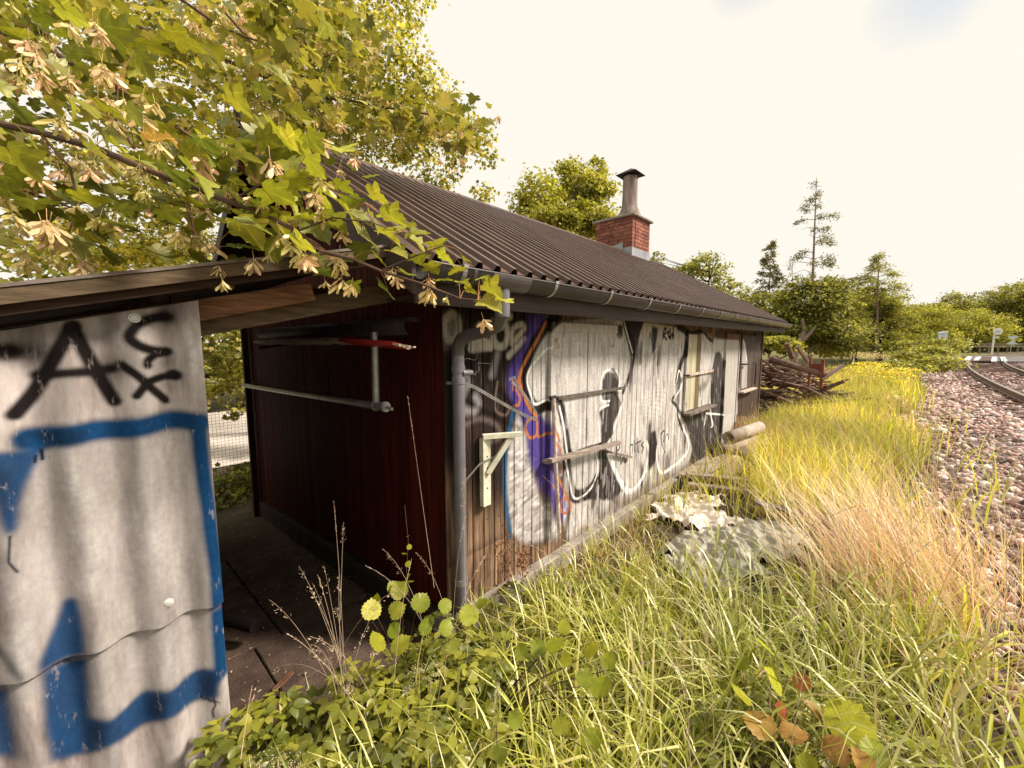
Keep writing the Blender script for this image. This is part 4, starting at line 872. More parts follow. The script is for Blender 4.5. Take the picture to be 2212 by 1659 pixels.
# crumpled sheets
def crumple(name, poly, zb, hgt, nx, seed, m, label, cat, freq=9, sharp=1.):
    r_ = np.random.RandomState(seed); P_ = np.array(poly); x0, y0 = P_.min(0); x1, y1 = P_.max(0); X, Y = np.meshgrid(np.linspace(x0, x1, nx), np.linspace(y0, y1, nx))
    Z = np.zeros_like(X); c0 = P_.mean(0)
    for o in range(26):
        a_ = r_.rand()*6.28 if o > 12 else .45+r_.randn()*.30; f_ = freq*(.5+(o % 13)*.22); ph = r_.rand()*6.28; w_ = (.30 if o > 12 else 1.1)/(1+(o % 13)*.25)
        Z += w_*(1-np.abs(np.sin((X*np.cos(a_)+Y*np.sin(a_))*f_+ph+.8*np.sin(X*3+Y*4+o))))**sharp
    Z /= Z.max(); Z = Z**1.8; ins = np.zeros(X.shape, bool); n = len(P_); Xw, Yw = X+.05*np.sin(Y*17+seed)+.03*np.sin(Y*41), Y+.05*np.sin(X*15)+.03*np.sin(X*47+2)
    for i in range(n):
        (a1, b1), (a2, b2) = P_[i], P_[(i+1) % n]
        cc = ((b1 > Yw) != (b2 > Yw)) & (Xw < (a2-a1)*(Yw-b1)/(b2-b1+1e-9)+a1); ins ^= cc
    dome = np.clip(1-((X-c0[0])**2/((x1-x0)/1.8)**2+(Y-c0[1])**2/((y1-y0)/1.8)**2), 0, 1)**.6
    ZZ = gza(X, Y)+zb+hgt*(.30*dome+.70*Z*(.25+.75*dome)); X2 = X+.015*np.sin(Y*40+X*13); V = np.stack([X2, Y+.015*np.sin(X*37), ZZ], -1).reshape(-1, 3)
    i = np.arange(nx*nx).reshape(nx, nx); F = np.stack([i[:-1, :-1], i[:-1, 1:], i[1:, 1:], i[1:, :-1]], -1); keep = ins[:-1, :-1] & ins[1:, 1:]; F = F[keep].reshape(-1, 4)
    u_, inv = np.unique(F, return_inverse=True); V = V[u_]; F = inv.reshape(F.shape); c_ = V.mean(0); c_[2] = V[:, 2].min()
    o = link(name, npmesh(name, V-c_, F, m, smooth=False), loc=tuple(c_)); md = o.modifiers.new('s', 'SOLIDIFY'); md.thickness = .004; return tag(o, label, cat)
M['bag'] = mat('white_plastic_sack', (.78, .72, .66), .45, col2=(.66, .58, .50), scale=9)
M['tarp'] = mat('grey_green_plastic', (.40, .39, .33), .35, col2=(.33, .32, .26), scale=7, spec=.5, bump=.3, bscale=30)
crumple('plastic_sack', [(.10, 2.9), (.28, 2.35), (.55, 2.5), (.80, 2.15), (1.0, 2.35), (1.15, 2.7), (.8, 2.8), (.72, 3.3), (.50, 3.2), (.40, 3.75), (.14, 3.5)], -.01, .20, 130, 4, M['bag'], 'crumpled dirty white plastic sack at the foot of the graffiti wall', 'plastic sack', 12)
crumple('plastic_tarpaulin', [(.62, 1.95), (.80, 1.45), (1.0, 1.5), (1.05, 1.15), (1.38, 1.35), (1.45, 1.75), (1.66, 1.95), (1.55, 2.55), (1.2, 2.85), (1.1, 2.4), (.85, 2.45)], -.0, .19, 170, 9, M['tarp'], 'wrinkled grey green plastic tarpaulin lying in the grass', 'tarpaulin', 17)
k = MB(); k.beam((1.15, 2.7, .44), (1.75, 2.9, .36), .10, .02); wmesh(k, 'plank', M['greywood'], label='dark weathered plank sticking out beyond the tarpaulin', cat='plank', group='old planks on the ground by the wall')
for i, (x, y, s_) in enumerate(((1.75, 1.95, .05), (1.85, 2.15, .03), (1.8, 1.75, .035))):
    k = MB(); z = gz(x, y)+.05; k.add([(x-s_, y, z), (x, y-s_*.6, z+.01), (x+s_*1.3, y, z+.02), (x, y+s_*.7, z+.005)], [(0, 1, 2, 3)]); wmesh(k, 'paper_scrap', M['bag'], label=('largest white paper scrap beside the tarpaulin', 'small white paper scrap farthest from the camera by the tarpaulin', 'white paper scrap nearest the camera by the tarpaulin')[i], cat='paper scrap')

# scrap timber heap beyond the shed
M['heap1'] = mat('reddish_old_timber', (.24, .155, .12), .85, col2=(.08, .045, .035), scale=1.5, stretch=(6, 6, 6), bump=.4, rv=.35)
M['heap2'] = mat('bleached_timber', (.42, .32, .26), .85, col2=(.20, .13, .10), scale=2, bump=.3, rv=.3)
grp = 'scrap timber heaped beyond the shed'
hz = lambda x: 1.6*max(0, 1-((x+1.1)/2.5)**2)
seen_ = {}
for i in range(230):
    thin = i >= 90; x = -2.4+rnd.random()*3.6; y = 10.1+rnd.random()*2.6; f_ = rnd.random()**.7; z = gz(x, y)+.05+f_*hz(x)*(1 if y < 12 else .8)
    l_ = (.6+rnd.random()*1.1) if not thin else .35+rnd.random()*.9; t = rnd.gauss(.1, .5); ti = rnd.gauss(-.12, .28 if not thin else .45); dx, dy, dz = l_*cos(t), l_*sin(t), l_*sin(ti)
    k = MB(); w1, w2 = (.05+rnd.random()*.12, .02+rnd.random()*.06) if not thin else (.02+rnd.random()*.05, .012+rnd.random()*.03)
    k.beam((x-dx/2, y-dy/2, z-dz/2), (x+dx/2, y+dy/2, z+dz/2), w1, w2, up=(rnd.gauss(0, .3), rnd.gauss(0, .3), 1))
    pale = rnd.random() < (.28 if not thin else .4)
    lab = '%s %s %s %s of the %s of the scrap heap' % ('short' if l_ < 1 else 'long', 'bleached' if pale else 'reddish brown', 'stick' if thin else 'plank', ('low in the front' if y < 11.3 else 'low in the back') if f_ < .4 else ('halfway up the front' if y < 11.3 else 'halfway up the back') if f_ < .75 else ('near the top front' if y < 11.3 else 'near the top back'), 'left end' if x < -1 else 'middle' if x < .4 else 'right end')
    lab = lab.replace(' of the left end', ', left end').replace(' of the middle', ', middle').replace(' of the right end', ', right end')
    wmesh(k, 'timber', M['heap2' if pale else 'heap1'], label=lab, cat='timber', group=grp)
def heap(px, py, qx, qy, Y, w, h, m, label, hol=False):
    p, q = on(1, Y, px, py), on(1, Y+.2, qx, qy); k = MB()
    if hol: return hollow(p, q, .075, .045, label, m)
    k.beam(p, q, w, h); o = wmesh(k, 'timber', M[m], label=label, cat='timber', group=grp); return o
hp = heap(1662, 776, 1790, 812, 9.9, 0, 0, 'heap1', 'thick hollow reddish log lying across the front of the heap', True); hp.name = 'hollow_log'; hp['group'] = grp; hp['category'] = 'log'
heap(1775, 820, 1822, 788, 10.0, .13, .05, 'heap2', 'pale plank propped up at the right end of the heap')
heap(1700, 742, 1712, 775, 10.2, .12, .05, 'heap1', 'dark plank standing on end on top of the heap')
heap(1722, 748, 1745, 782, 10.2, .10, .05, 'heap2', 'pale plank slanting down from the top of the heap')
k = MB(); p = on(1, 10.1, 1750, 800); k.box(p[0]-.02, p[0]+.02, p[1]-.1, p[1]+.02, p[2]-.4, p[2]+.30); k.box(p[0]+.2, p[0]+.26, p[1]-.1, p[1]+.02, p[2]-.4, p[2]+.26); k.box(p[0], p[0]+.22, p[1]-.06, p[1]-.04, p[2]-.1, p[2]+.16)
M['redmetal'] = mat('rusty_red_metal', (.26, .07, .05), .7, col2=(.13, .04, .03), scale=9); wmesh(k, 'metal_frame', M['redmetal'], label='rusty red metal frame standing in the heap', cat='metal frame')
# ---------------------------------------------------------------- railway
M['rail'] = mat('rusty_rail', (.22, .14, .11), .5, metal=.4, col2=(.12, .07, .05), scale=8)
M['railtop'] = mat('worn_rail_head', (.50, .44, .40), .3, metal=.8, scale=8)
M['sleeper'] = mat('creosoted_sleeper', (.15, .085, .065), .9, col2=(.08, .045, .035), scale=1.5, stretch=(4, 20, 20), bump=.4, rv=.25)
trk = empty('railway_track', (5, 10, .5), 'single railway track on ballast curving right into the distance', 'railway track')
RX0, GA = 4.27, 1.435
ZR = .585
def rail(x0, y0, y1):
    pr_ = [(-.07, 0), (.07, 0), (.07, .012), (.012, .03), (.010, .105), (.034, .115), (.034, .142), (.028, .148), (-.028, .148), (-.034, .142), (-.034, .115), (-.010, .105), (-.012, .03), (-.07, .012)]
    k = MB(); ys = [y0]; n = len(pr_); vs = []
    while ys[-1] < y1: ys.append(ys[-1]+.8)
    for y in ys:
        dx = 2*max(0, y-12)/430; nrm = Vector((1, -dx, 0)).normalized()
        for a_, z in pr_: vs.append((x0+offs(y)+nrm.x*a_, y+nrm.y*a_, ZR+z))
    fs = []; mi = []
    for i in range(len(ys)-1):
        for j in range(n):
            fs.append((i*n+j, i*n+(j+1) % n, (i+1)*n+(j+1) % n, (i+1)*n+j)[::-1]); mi.append(1 if j in (6, 7, 8) else 0)
    k.add(vs, fs); k.m = mi; return wmesh(k, 'rail', [M['rail'], M['railtop']], trk)
rail(RX0, -6, 112); rail(RX0+GA, -6, 112)
k = MB(); k.box(-1.25, 1.25, -.125, .125, -.14, .0); slm = k.mesh('sleeper', M['sleeper'])
k = MB()
for x in (-GA/2, GA/2): k.box(x-.13, x+.13, -.07, .07, .0, .012); k.box(x-.10, x-.06, -.03, .03, .01, .035); k.box(x+.06, x+.10, -.03, .03, .01, .035)
plm = k.mesh('base_plate', M['rail'])
y = -1.0
while y < 62:
    a_ = -atan2(2*max(0, y-12), 430)
    o = link('sleeper', slm, trk, (RX0+GA/2+offs(y), y, ZR-.008), (0, 0, a_))
    if y < 30: pl = link('base_plate', plm, o, (RX0+GA/2+offs(y), y, ZR-.008)); 
    y += .62
# ballast stones
def stone_variants(nv):
    out = []
    g_ = (1+sqrt(5))/2; iv = np.array([(-1, g_, 0), (1, g_, 0), (-1, -g_, 0), (1, -g_, 0), (0, -1, g_), (0, 1, g_), (0, -1, -g_), (0, 1, -g_), (g_, 0, -1), (g_, 0, 1), (-g_, 0, -1), (-g_, 0, 1)])/1.9
    fc = np.array([(0, 11, 5), (0, 5, 1), (0, 1, 7), (0, 7, 10), (0, 10, 11), (1, 5, 9), (5, 11, 4), (11, 10, 2), (10, 7, 6), (7, 1, 8), (3, 9, 4), (3, 4, 2), (3, 2, 6), (3, 6, 8), (3, 8, 9), (4, 9, 5), (2, 4, 11), (6, 2, 10), (8, 6, 7), (9, 8, 1)])
    for _ in range(nv): out.append(iv*(.6+.75*NR.rand(12, 1))*np.array([1.1, .85, .6]))
    return out, fc
SV, SF = stone_variants(10)
def stones(name, X, Y, Z, S, cols, m, label):
    n = len(X); R = rotm(n); v = np.stack(SV)[NR.randint(0, len(SV), n)]*S[:, None, None]
    V = np.einsum('nij,nkj->nki', R, v)+np.stack([X, Y, Z], 1)[:, None, :]
    F = SF[None]+12*np.arange(n)[:, None, None]; C_o = np.repeat(cols, 12, 0)
    o = link(name, npmesh(name, V.reshape(-1, 3), F.reshape(-1, 3), m, C_o)); return tag(o, label, 'gravel', kind='stuff')
def colmat(name, rough=.85):
    m = bpy.data.materials.new(name); m.use_nodes = True; n = m.node_tree.nodes; l = m.node_tree.links; a_ = n.new('ShaderNodeAttribute'); a_.attribute_name = 'Col'
    p = n['Principled BSDF']; p.inputs['Roughness'].default_value = rough
    g = n.new('ShaderNodeNewGeometry'); z = n.new('ShaderNodeTexNoise'); z.inputs['Scale'].default_value = 55; l.new(g.outputs['Position'], z.inputs[0])
    r_ = n.new('ShaderNodeMapRange'); r_.inputs[3].default_value = .6; r_.inputs[4].default_value = 1.35; l.new(z.outputs[0], r_.inputs[0])
    h = n.new('ShaderNodeHueSaturation'); l.new(a_.outputs[0], h.inputs['Color']); l.new(r_.outputs[0], h.inputs['Value']); l.new(h.outputs[0], p.inputs['Base Color']); return m
M['stone'] = colmat('ballast_stone')
def stonecols(n):
    pal = np.array([(.56, .42, .37), (.38, .24, .20), (.26, .16, .14), (.68, .57, .50), (.46, .31, .27), (.48, .40, .37), (.17, .11, .10)])
    c_ = pal[NR.choice(len(pal), n, p=[.22, .2, .13, .14, .16, .1, .05])]; return np.minimum(.8, c_*(1.0+.4*NR.rand(n, 1)))
n = 30000; Y = .2+26*NR.rand(n)**1.9; S0 = 1.95+NR.rand(n)*5.3; wv = .25*np.sin(Y*1.3)+.15*np.sin(Y*3.1)
keep = (NR.rand(n) < np.clip((S0-2.15-wv*.6)/.35, .0, 1)+.03); Y = Y[keep]; S0 = S0[keep]
X = S0+np.maximum(0, Y-12)**2/430; Z = gza(X, Y)+.002+.03*NR.rand(len(X)); between = (S0 > 3.7) & (S0 < 6.2); Z = Z+np.where(between, -.045, 0)
S_z = (.012+.040*NR.rand(len(X))**2.2)*np.where(Y > 8, 1.35, 1.)
stones('ballast', X, Y, Z, S_z, stonecols(len(X)), M['stone'], 'pinkish grey ballast stones beside and under the track')
# a few big stones and an old timber strip on the ballast
def strip(p, q, label):
    k = MB(); k.beam(p, q, .05, .03); wmesh(k, 'timber_strip', M['sleeper'], label=label, cat='timber strip', bevel=.004)
strip((2.75, 9.2, .53), (3.9, 9.6, .57), 'dark timber strip lying across the ballast near the yellow flowers')
strip((3.3, 6.2, .56), (3.95, 5.7, .585), 'dark curved stick on the ballast at the right edge')

# level crossing
cr = gp(2098, 48)
M['asphalt'] = mat('asphalt', (.17, .155, .15), .9, col2=(.11, .10, .10), scale=8)
M['whitepaint'] = mat('white_paint', (.80, .78, .74), .6, var=.1)
def gquad(k, pts, z, t):
    top = [tuple(on(2, z, *p)) for p in pts]; n = len(top); k.add([(x, y, z) for x, y, _ in top]+[(x, y, z-t) for x, y, _ in top], [tuple(range(n))[::-1], tuple(range(n, 2*n))]+[(i, (i+1) % n, n+(i+1) % n, n+i) for i in range(n)])
mb = MB(); gquad(mb, [(2042, 779), (2300, 782), (2330, 769.5), (2058, 768)], .64, .3); wmesh(mb, 'road', M['asphalt'], kind='structure')
lc = empty('level_crossing', (*on(2, .6, 2120, 774)[:2], .6), 'flat level crossing with white blocks between and beside the rails', 'level crossing')
for q in ([(2081, 777), (2094, 777), (2099, 770), (2090, 770)], [(2103, 777.5), (2113, 777.5), (2120, 770.5), (2110, 770.5)], [(2141, 779.5), (2153, 779.5), (2153.5, 771), (2143, 771)], [(2164, 779.5), (2176, 779.5), (2171, 771), (2161, 771)]):
    mb = MB(); gquad(mb, q, .73, .08); wmesh(mb, 'white_block', M['whitepaint'], lc)
mb = MB(); gquad(mb, [(2115, 779), (2140, 779), (2142, 771), (2122, 771)], .725, .08); wmesh(mb, 'crossing_panel', M['slab'], lc)

# ---------------------------------------------------------------- signs, posts, fence in the distance
M['signback'] = mat('grey_sign_back', (.52, .56, .62), .45, metal=.2, var=.1)
M['greymetal'] = mat('grey_post', (.45, .44, .42), .5, metal=.3)
def upright(px, dist): g = gp(px, dist); return g[0], g[1]
fwd2 = np.array([-sin(YAW), cos(YAW)])
def zat(py, px, dist): return at(px, py, dist)[2]
def facing(k, px, dist, x0, x1, z0, z1, y, t=.03):       # box in the plane facing the camera, local x to the right
    g = gp(px, dist); rt = Vector((cos(YAW), sin(YAW), 0)); fw = Vector((-sin(YAW), cos(YAW), 0))
    M4 = Matrix(((rt.x, fw.x, 0, g[0]), (rt.y, fw.y, 0, g[1]), (0, 0, 1, 0), (0, 0, 0, 1))); k.box(x0, x1, y, y+t, z0, z1, M4); return M4
D0 = 34
s = empty('sign', (*gp(2035, D0), .6), 'pale square sign on a post rising behind the green bush by the track', 'sign')
k = MB(); M4 = facing(k, 2035, D0, -.035, .035, .5, zat(712, 2035, D0), .04); wmesh(k, 'post', M['greymetal'], s)
k = MB(); z0, z1 = zat(734, 2035, D0), zat(717, 2035, D0); R_ = Matrix.Rotation(-.06, 4, 'Y'); c0 = Vector((0, 0, (z0+z1)/2))
k.prism([(-.42, -.34), (.42, -.34), (.42, .34), (-.42, .34)], -.015, .015, M4@Matrix.Translation(c0)@R_@Matrix.Rotation(pi/2, 4, 'X')); wmesh(k, 'plate', M['signback'], s, bevel=.01)
k = MB(); 
for a0, a1, b0, b1 in ((-.03, .03, -.22, .22), (-.34, .34, .17, .21)): k.prism([(a0, b0), (a1, b0), (a1, b1), (a0, b1)], .016, .02, M4@Matrix.Translation(c0)@R_@Matrix.Rotation(pi/2, 4, 'X'))
wmesh(k, 'bracing', M['greymetal'], s)
# board fence piece
D1 = 26; nb_ = empty('fence_panel', (*gp(2035, D1), .5), 'short weathered grey board fence in front of the track sign', 'fence')
for z0, z1, sl in ((752, 743, 0), (762, 754, 0), (772, 764, 0)):
    k = MB(); 
    p, q = at(2017, (z0+z1)/2+4, D1+.8), at(2058, (z0+z1)/2-2, D1-.6); k.beam(p, q, .03, abs(zat(z1, 2035, D1)-zat(z0, 2035, D1))); wmesh(k, 'rail', M['greywood'], nb_)
for px in (2019, 2038, 2056):
    k = MB(); p = at(px, 742, D1); k.box(p[0]-.07, p[0]+.07, p[1]-.05, p[1]+.05, .3, p[2]); wmesh(k, 'post', M['greywood'], nb_)
# hexagonal sign
D2 = 44; s = empty('sign', (*gp(2150, D2), .5), 'white hexagonal sign on a pale post left of the crossed triangles', 'sign')
k = MB(); M4 = facing(k, 2147, D2, -.07, .07, .3, zat(719, 2147, D2), 0, .1); wmesh(k, 'post', M['whitepaint'], s)
zc = zat(716, 2150, D2); k = MB(); k.prism([(.56*cos(pi/3*j+.2), .40*sin(pi/3*j+.2)) for j in range(6)], 0, .04, M4@Matrix.Translation((.22, -.06, zc))@Matrix.Rotation(pi/2, 4, 'X')); wmesh(k, 'plate', M['whitepaint'], s)
k = MB(); k.prism([(.36*cos(pi/3*j+.2), .20*sin(pi/3*j+.2)) for j in range(6)], .045, .05, M4@Matrix.Translation((.22, -.06, zc))@Matrix.Rotation(pi/2, 4, 'X')); wmesh(k, 'symbol', M['signback'], s)
k = MB(); facing(k, 2150, D2, -.15, .3, zat(730, 2147, D2), zat(727, 2147, D2), -.05); wmesh(k, 'small_plate', M['whitepaint'], s)
# two triangles
D3 = 46; s = empty('sign', (*gp(2185, D3), .5), 'grey white sign of two triangles meeting point to point at the right edge', 'sign')
zc = zat(735, 2185, D3); k = MB(); M4 = facing(k, 2187, D3, -.04, .04, .3, zc+.5, .05); wmesh(k, 'post', M['greymetal'], s)
h_ = 8.5/FPX*D3; w_ = 15*.9/FPX*D3
for sg in (1, -1):
    k = MB(); t = [(-w_, sg*h_*1.05), (w_, sg*h_*1.05), (0, sg*.02)]; k.prism(t if sg < 0 else t[::-1], 0, .03, M4@Matrix.Translation((0, 0, zc))@Matrix.Rotation(pi/2, 4, 'X')); wmesh(k, 'triangle', M['signback'], s)
# low fence at the far right
fn = empty('post_and_rail_fence', (*gp(2170, 50), .5), 'low grey post and rail fence in front of the far trees at the right edge', 'fence')
for i, px in enumerate((2098, 2118, 2138, 2158, 2178, 2200, 2216)):
    p = at(px, 741, 50); k = MB(); k.box(p[0]-.08, p[0]+.08, p[1]-.08, p[1]+.08, -.3, p[2]); wmesh(k, 'post', M['greywood'], fn)
for zz in (743, 748): k = MB(); k.beam(at(2095, zz, 50), at(2225, zz, 50), .06, .16); wmesh(k, 'rail', M['greywood'], fn)
# two slim white lamp posts
for px, d_, zt, lab in ((1849, 36, 722, 'thin white post with a small arm before the dark trees, nearer the shed'), (1931, 40, 725, 'thin white post with a small arm before the dark trees, farther from the shed')):
    s = empty('post', (*gp(px, d_), .3), lab, 'post'); k = MB(); p = at(px, zt, d_); k.tube([(p[0], p[1], .0), tuple(p)], .045, 8); wmesh(k, 'pole', M['whitepaint'], s)
    k = MB(); q = at(px-8, zt-1, d_); k.beam(p, q, .12, .08); wmesh(k, 'arm', M['whitepaint'], s)
# ---------------------------------------------------------------- vegetation helpers
LF = leafmat('foliage', trans=.50); LFN = leafmat('near_foliage', trans=.38, gloss=.10); M['bark'] = mat('bark', (.085, .06, .047), .9, col2=(.04, .028, .022), scale=3, stretch=(6, 6, 1.5), bump=.6)
M['palebark'] = mat('pale_bark', (.30, .23, .18), .9, col2=(.16, .12, .09), scale=3, stretch=(6, 6, 1.5), bump=.4)
M['twig'] = mat('twig_bark', (.14, .085, .06), .8, col2=(.07, .045, .03), scale=20, bump=.3)
def outline_leaf(half, cx, fold=.22, droop=.25, wav=.03, seed=0):
    r_ = random.Random(seed); pts = [(x, y) for x, y in half]+[(-x, y) for x, y in half[::-1][1:-1]]
    f = lambda x, y: fold*abs(x)-droop*(y-.3)**2*(1 if y > .3 else .3)-.12*abs(x)**2
    V = [(0, cx, f(0, cx)+.01)]+[(x, y, f(x, y)+r_.uniform(-wav, wav)) for x, y in pts]; n = len(pts)
    V.append((0, cx*.45, f(0, cx*.45))); V.append((0, (1+cx)/2, f(0, (1+cx)/2)))
    F = []; h = len(half)
    for i in range(n):
        F.append((0, 1+i, 1+(i+1) % n))
    return np.array(V), np.array(F)
MAPLE = [(0, .02), (.14, -.09), (.32, -.08), (.47, .02), (.40, .10), (.37, .20), (.50, .23), (.68, .33), (.64, .40), (.52, .47), (.44, .50), (.29, .53), (.33, .66), (.25, .74), (.21, .84), (.10, .90), (0, 1.02)]
OVATE = [(0, 0), (.20, .12), (.29, .33), (.22, .60), (.08, .86), (0, 1)]
ROUND = [(0, .03), (.12, -.04), (.22, .02), (.33, .02), (.37, .12), (.46, .16), (.44, .26), (.52, .33), (.47, .42), (.53, .50), (.46, .57), (.48, .67), (.39, .70), (.37, .81), (.26, .82), (.20, .93), (.10, .92), (0, 1.04)]
SMALL = [(0, 0), (.42, .08), (.36, .30), (.60, .50), (.28, .60), (0, 1)]
NARROW = [(0, 0), (.16, .3), (.14, .65), (0, 1)]
def tmpl(half, n, cx=.35, **k): return [outline_leaf(half, cx, seed=i, fold=.12+.28*(i % 3)/2, droop=.1+.4*((i*7) % 5)/4, **k) for i in range(n)]
T_MAPLE, T_OV, T_RND, T_SM, T_NR = tmpl(MAPLE, 6, .32, wav=.035), tmpl(OVATE, 4, .45, wav=.01), tmpl(ROUND, 4, .4, wav=.02), tmpl(SMALL, 3, .4, wav=.05), tmpl(NARROW, 3, .45, wav=.03)
def scatter(T_, P_, S_, R_, cols):
    """join leaves: template set, positions, sizes, rotations, colours -> V, F, C"""
    n = len(P_); idx = NR.randint(0, len(T_), n); VV = np.stack([t[0] for t in T_])[idx]*S_[:, None, None]; k = VV.shape[1]
    V = np.einsum('nij,nkj->nki', R_, VV)+P_[:, None, :]; F = T_[0][1][None]+k*np.arange(n)[:, None, None]
    return V.reshape(-1, 3), F.reshape(-1, 3), np.repeat(cols, k, 0)
def orient(dirs, ups, roll=.5):
    """leaf y axis along dirs, z axis near ups"""
    y = dirs/np.linalg.norm(dirs, axis=1)[:, None]; u = ups+NR.normal(size=ups.shape)*roll; x = np.cross(y, u); x /= np.linalg.norm(x, axis=1)[:, None]+1e-9; z = np.cross(x, y)
    return np.stack([x, y, z], 2)
PAL_SYC = np.array([(.27, .26, .04), (.19, .19, .03), (.34, .31, .06), (.11, .12, .02), (.44, .37, .11)])
PAL_YEL = np.array([(.32, .31, .05), (.25, .25, .04), (.40, .36, .08), (.18, .19, .03)])
PAL_DRK = np.array([(.12, .125, .028), (.18, .175, .035), (.08, .088, .02), (.27, .25, .06)])
PAL_PIN = np.array([(.15, .14, .07), (.20, .17, .09), (.10, .10, .05)])
def pick(pal, n, v=.25): return np.minimum(.8, 1.22*pal)[NR.randint(0, len(pal), n)]*(1-v+2*v*NR.rand(n, 1))
def crown(blobs, n, size, pal, T_=None, clump=.24, shell=.55, nsub=26):
    T_ = T_ or T_SM; tot = sum(b[1][0]*b[1][1] for b in blobs); P_, D_l, HV = [], [], []
    for c0, r_ in blobs:
        m = max(30, int(n*r_[0]*r_[1]/tot)); c0 = np.array(c0); r_ = np.array(r_)
        u = NR.normal(size=(nsub, 3)); u /= np.linalg.norm(u, axis=1)[:, None]; u *= (shell+(1-shell)*NR.rand(nsub, 1)); k = NR.randint(0, nsub, m)
        w = NR.normal(size=(m, 3))*clump*(.6+.8*NR.rand(nsub, 1)[k])*np.array([1, 1, .6]); q = u[k]+w
        HV.append((.62+.76*NR.rand(nsub))[k]); P_.append(c0+q*r_); D_l.append(q/(np.linalg.norm(q, axis=1)[:, None]+1e-6))
    P_ = np.concatenate(P_); D_l = np.concatenate(D_l); m = len(P_)
    dr = D_l*.6+NR.normal(size=(m, 3))*.7+np.array([0, 0, -.35]); up = D_l*.5+np.array([0, 0, 1.])
    hue = pick(pal, m)*np.concatenate(HV)[:, None]; return scatter(T_, P_, size*(.6+.8*NR.rand(m)), orient(dr, up, .45), hue)
def tree(name, label, cat, base, top, blobs, n, size, pal, trad=.15, T_=None, group=None, bark='bark', limbs=True, lean=(0, 0), **k):
    t = empty(name, tuple(base), label, cat, group); base = Vector(base); top = Vector(top); mb = MB()
    pts = [base-Vector((0, 0, .3))]+[base.lerp(top, f)+Vector((rnd.gauss(0, .12)*trad*4, rnd.gauss(0, .12)*trad*4, 0)) for f in (.2, .4, .6, .8)]+[top]
    mb.tube(pts, [trad*1.25, trad, trad*.85, trad*.65, trad*.42, trad*.15], 9); wmesh(mb, 'trunk', M[bark], t)
    if limbs:
        mb = MB()
        for c0, r_ in blobs:
            c0 = Vector(c0); f = min(.9, max(.25, (c0.z-r_[2]-base.z)/max(.1, top.z-base.z))); s0 = base.lerp(top, f)
            for q in range(3):
                e_ = c0+Vector((rnd.uniform(-.6, .6)*r_[0], rnd.uniform(-.6, .6)*r_[1], rnd.uniform(-.2, .7)*r_[2])); mid = s0.lerp(e_, .5)+Vector((0, 0, -.1*r_[2]))
                mb.tube([s0, mid, e_], [trad*.4, trad*.22, trad*.06], 6, cap=False)
        wmesh(mb, 'limb', M[bark], t)
    V, F, C0 = crown(blobs, n, size, pal, T_, **k); c0 = V.mean(0); link('crown', npmesh('crown', V-c0, F, LF, C0), t, tuple(c0)); return t
def blob(px, py, dist, rpx, rpy, depth=None):
    r_ = rpx/FPX*dist; return (tuple(at(px, py, dist)), (r_, depth or r_, rpy/FPX*dist))
def gbase(px, dist, z=None): g = gp(px, dist); return (g[0], g[1], gz(g[0], g[1]) if z is None else z)

# ---------------------------------------------------------------- grass
def blades(P_, H, Wd, az, lean, curl, cols, seg=4):
    n = len(P_); t = np.linspace(0, 1, seg+1); d = np.stack([np.cos(az), np.sin(az), 0*az], 1); sd_ = np.stack([-np.sin(az), np.cos(az), 0*az], 1)
    tw = NR.normal(size=n)*.5; sd_ = sd_*np.cos(tw)[:, None]+d*np.sin(tw)[:, None]
    ang = lean[:, None]+curl[:, None]*t[None]**1.5                        # angle from vertical along the blade
    dx = np.sin(ang); dz = np.cos(ang); ds = H[:, None]/seg; X = np.cumsum(dx*ds, 1)-dx*ds; Z = np.cumsum(dz*ds, 1)-dz*ds
    ctr = P_[:, None, :]+d[:, None, :]*X[..., None]+np.array([0, 0, 1.])*Z[..., None]
    w_ = Wd[:, None]*np.array([.7, 1., .85, .55, .06] if seg == 4 else [.8, 1, .6, .06])[None]*.5
    Lp = ctr-sd_[:, None, :]*w_[..., None]; Rp = ctr+sd_[:, None, :]*w_[..., None]; V = np.stack([Lp, Rp], 2).reshape(n, -1, 3); k = V.shape[1]
    f = np.array([(2*i, 2*i+1, 2*i+3, 2*i+2) for i in range(seg)]); F = f[None]+k*np.arange(n)[:, None, None]
    return V.reshape(-1, 3), F.reshape(-1, 4), np.repeat(cols, k, 0)
PAL_G = np.array([(.38, .40, .06), (.29, .31, .04), (.46, .46, .12), (.21, .23, .03), (.54, .49, .20)])
PAL_GY = np.array([(.46, .45, .07), (.38, .39, .05), (.54, .50, .14), (.30, .32, .04), (.50, .42, .20)])
PAL_GD = np.array([(.62, .43, .22), (.52, .33, .16), (.72, .56, .34), (.36, .23, .10)])
PAL_PK = np.array([(.66, .44, .31), (.58, .35, .25), (.78, .60, .42), (.42, .24, .16), (.66, .54, .26)])
parts_ = []
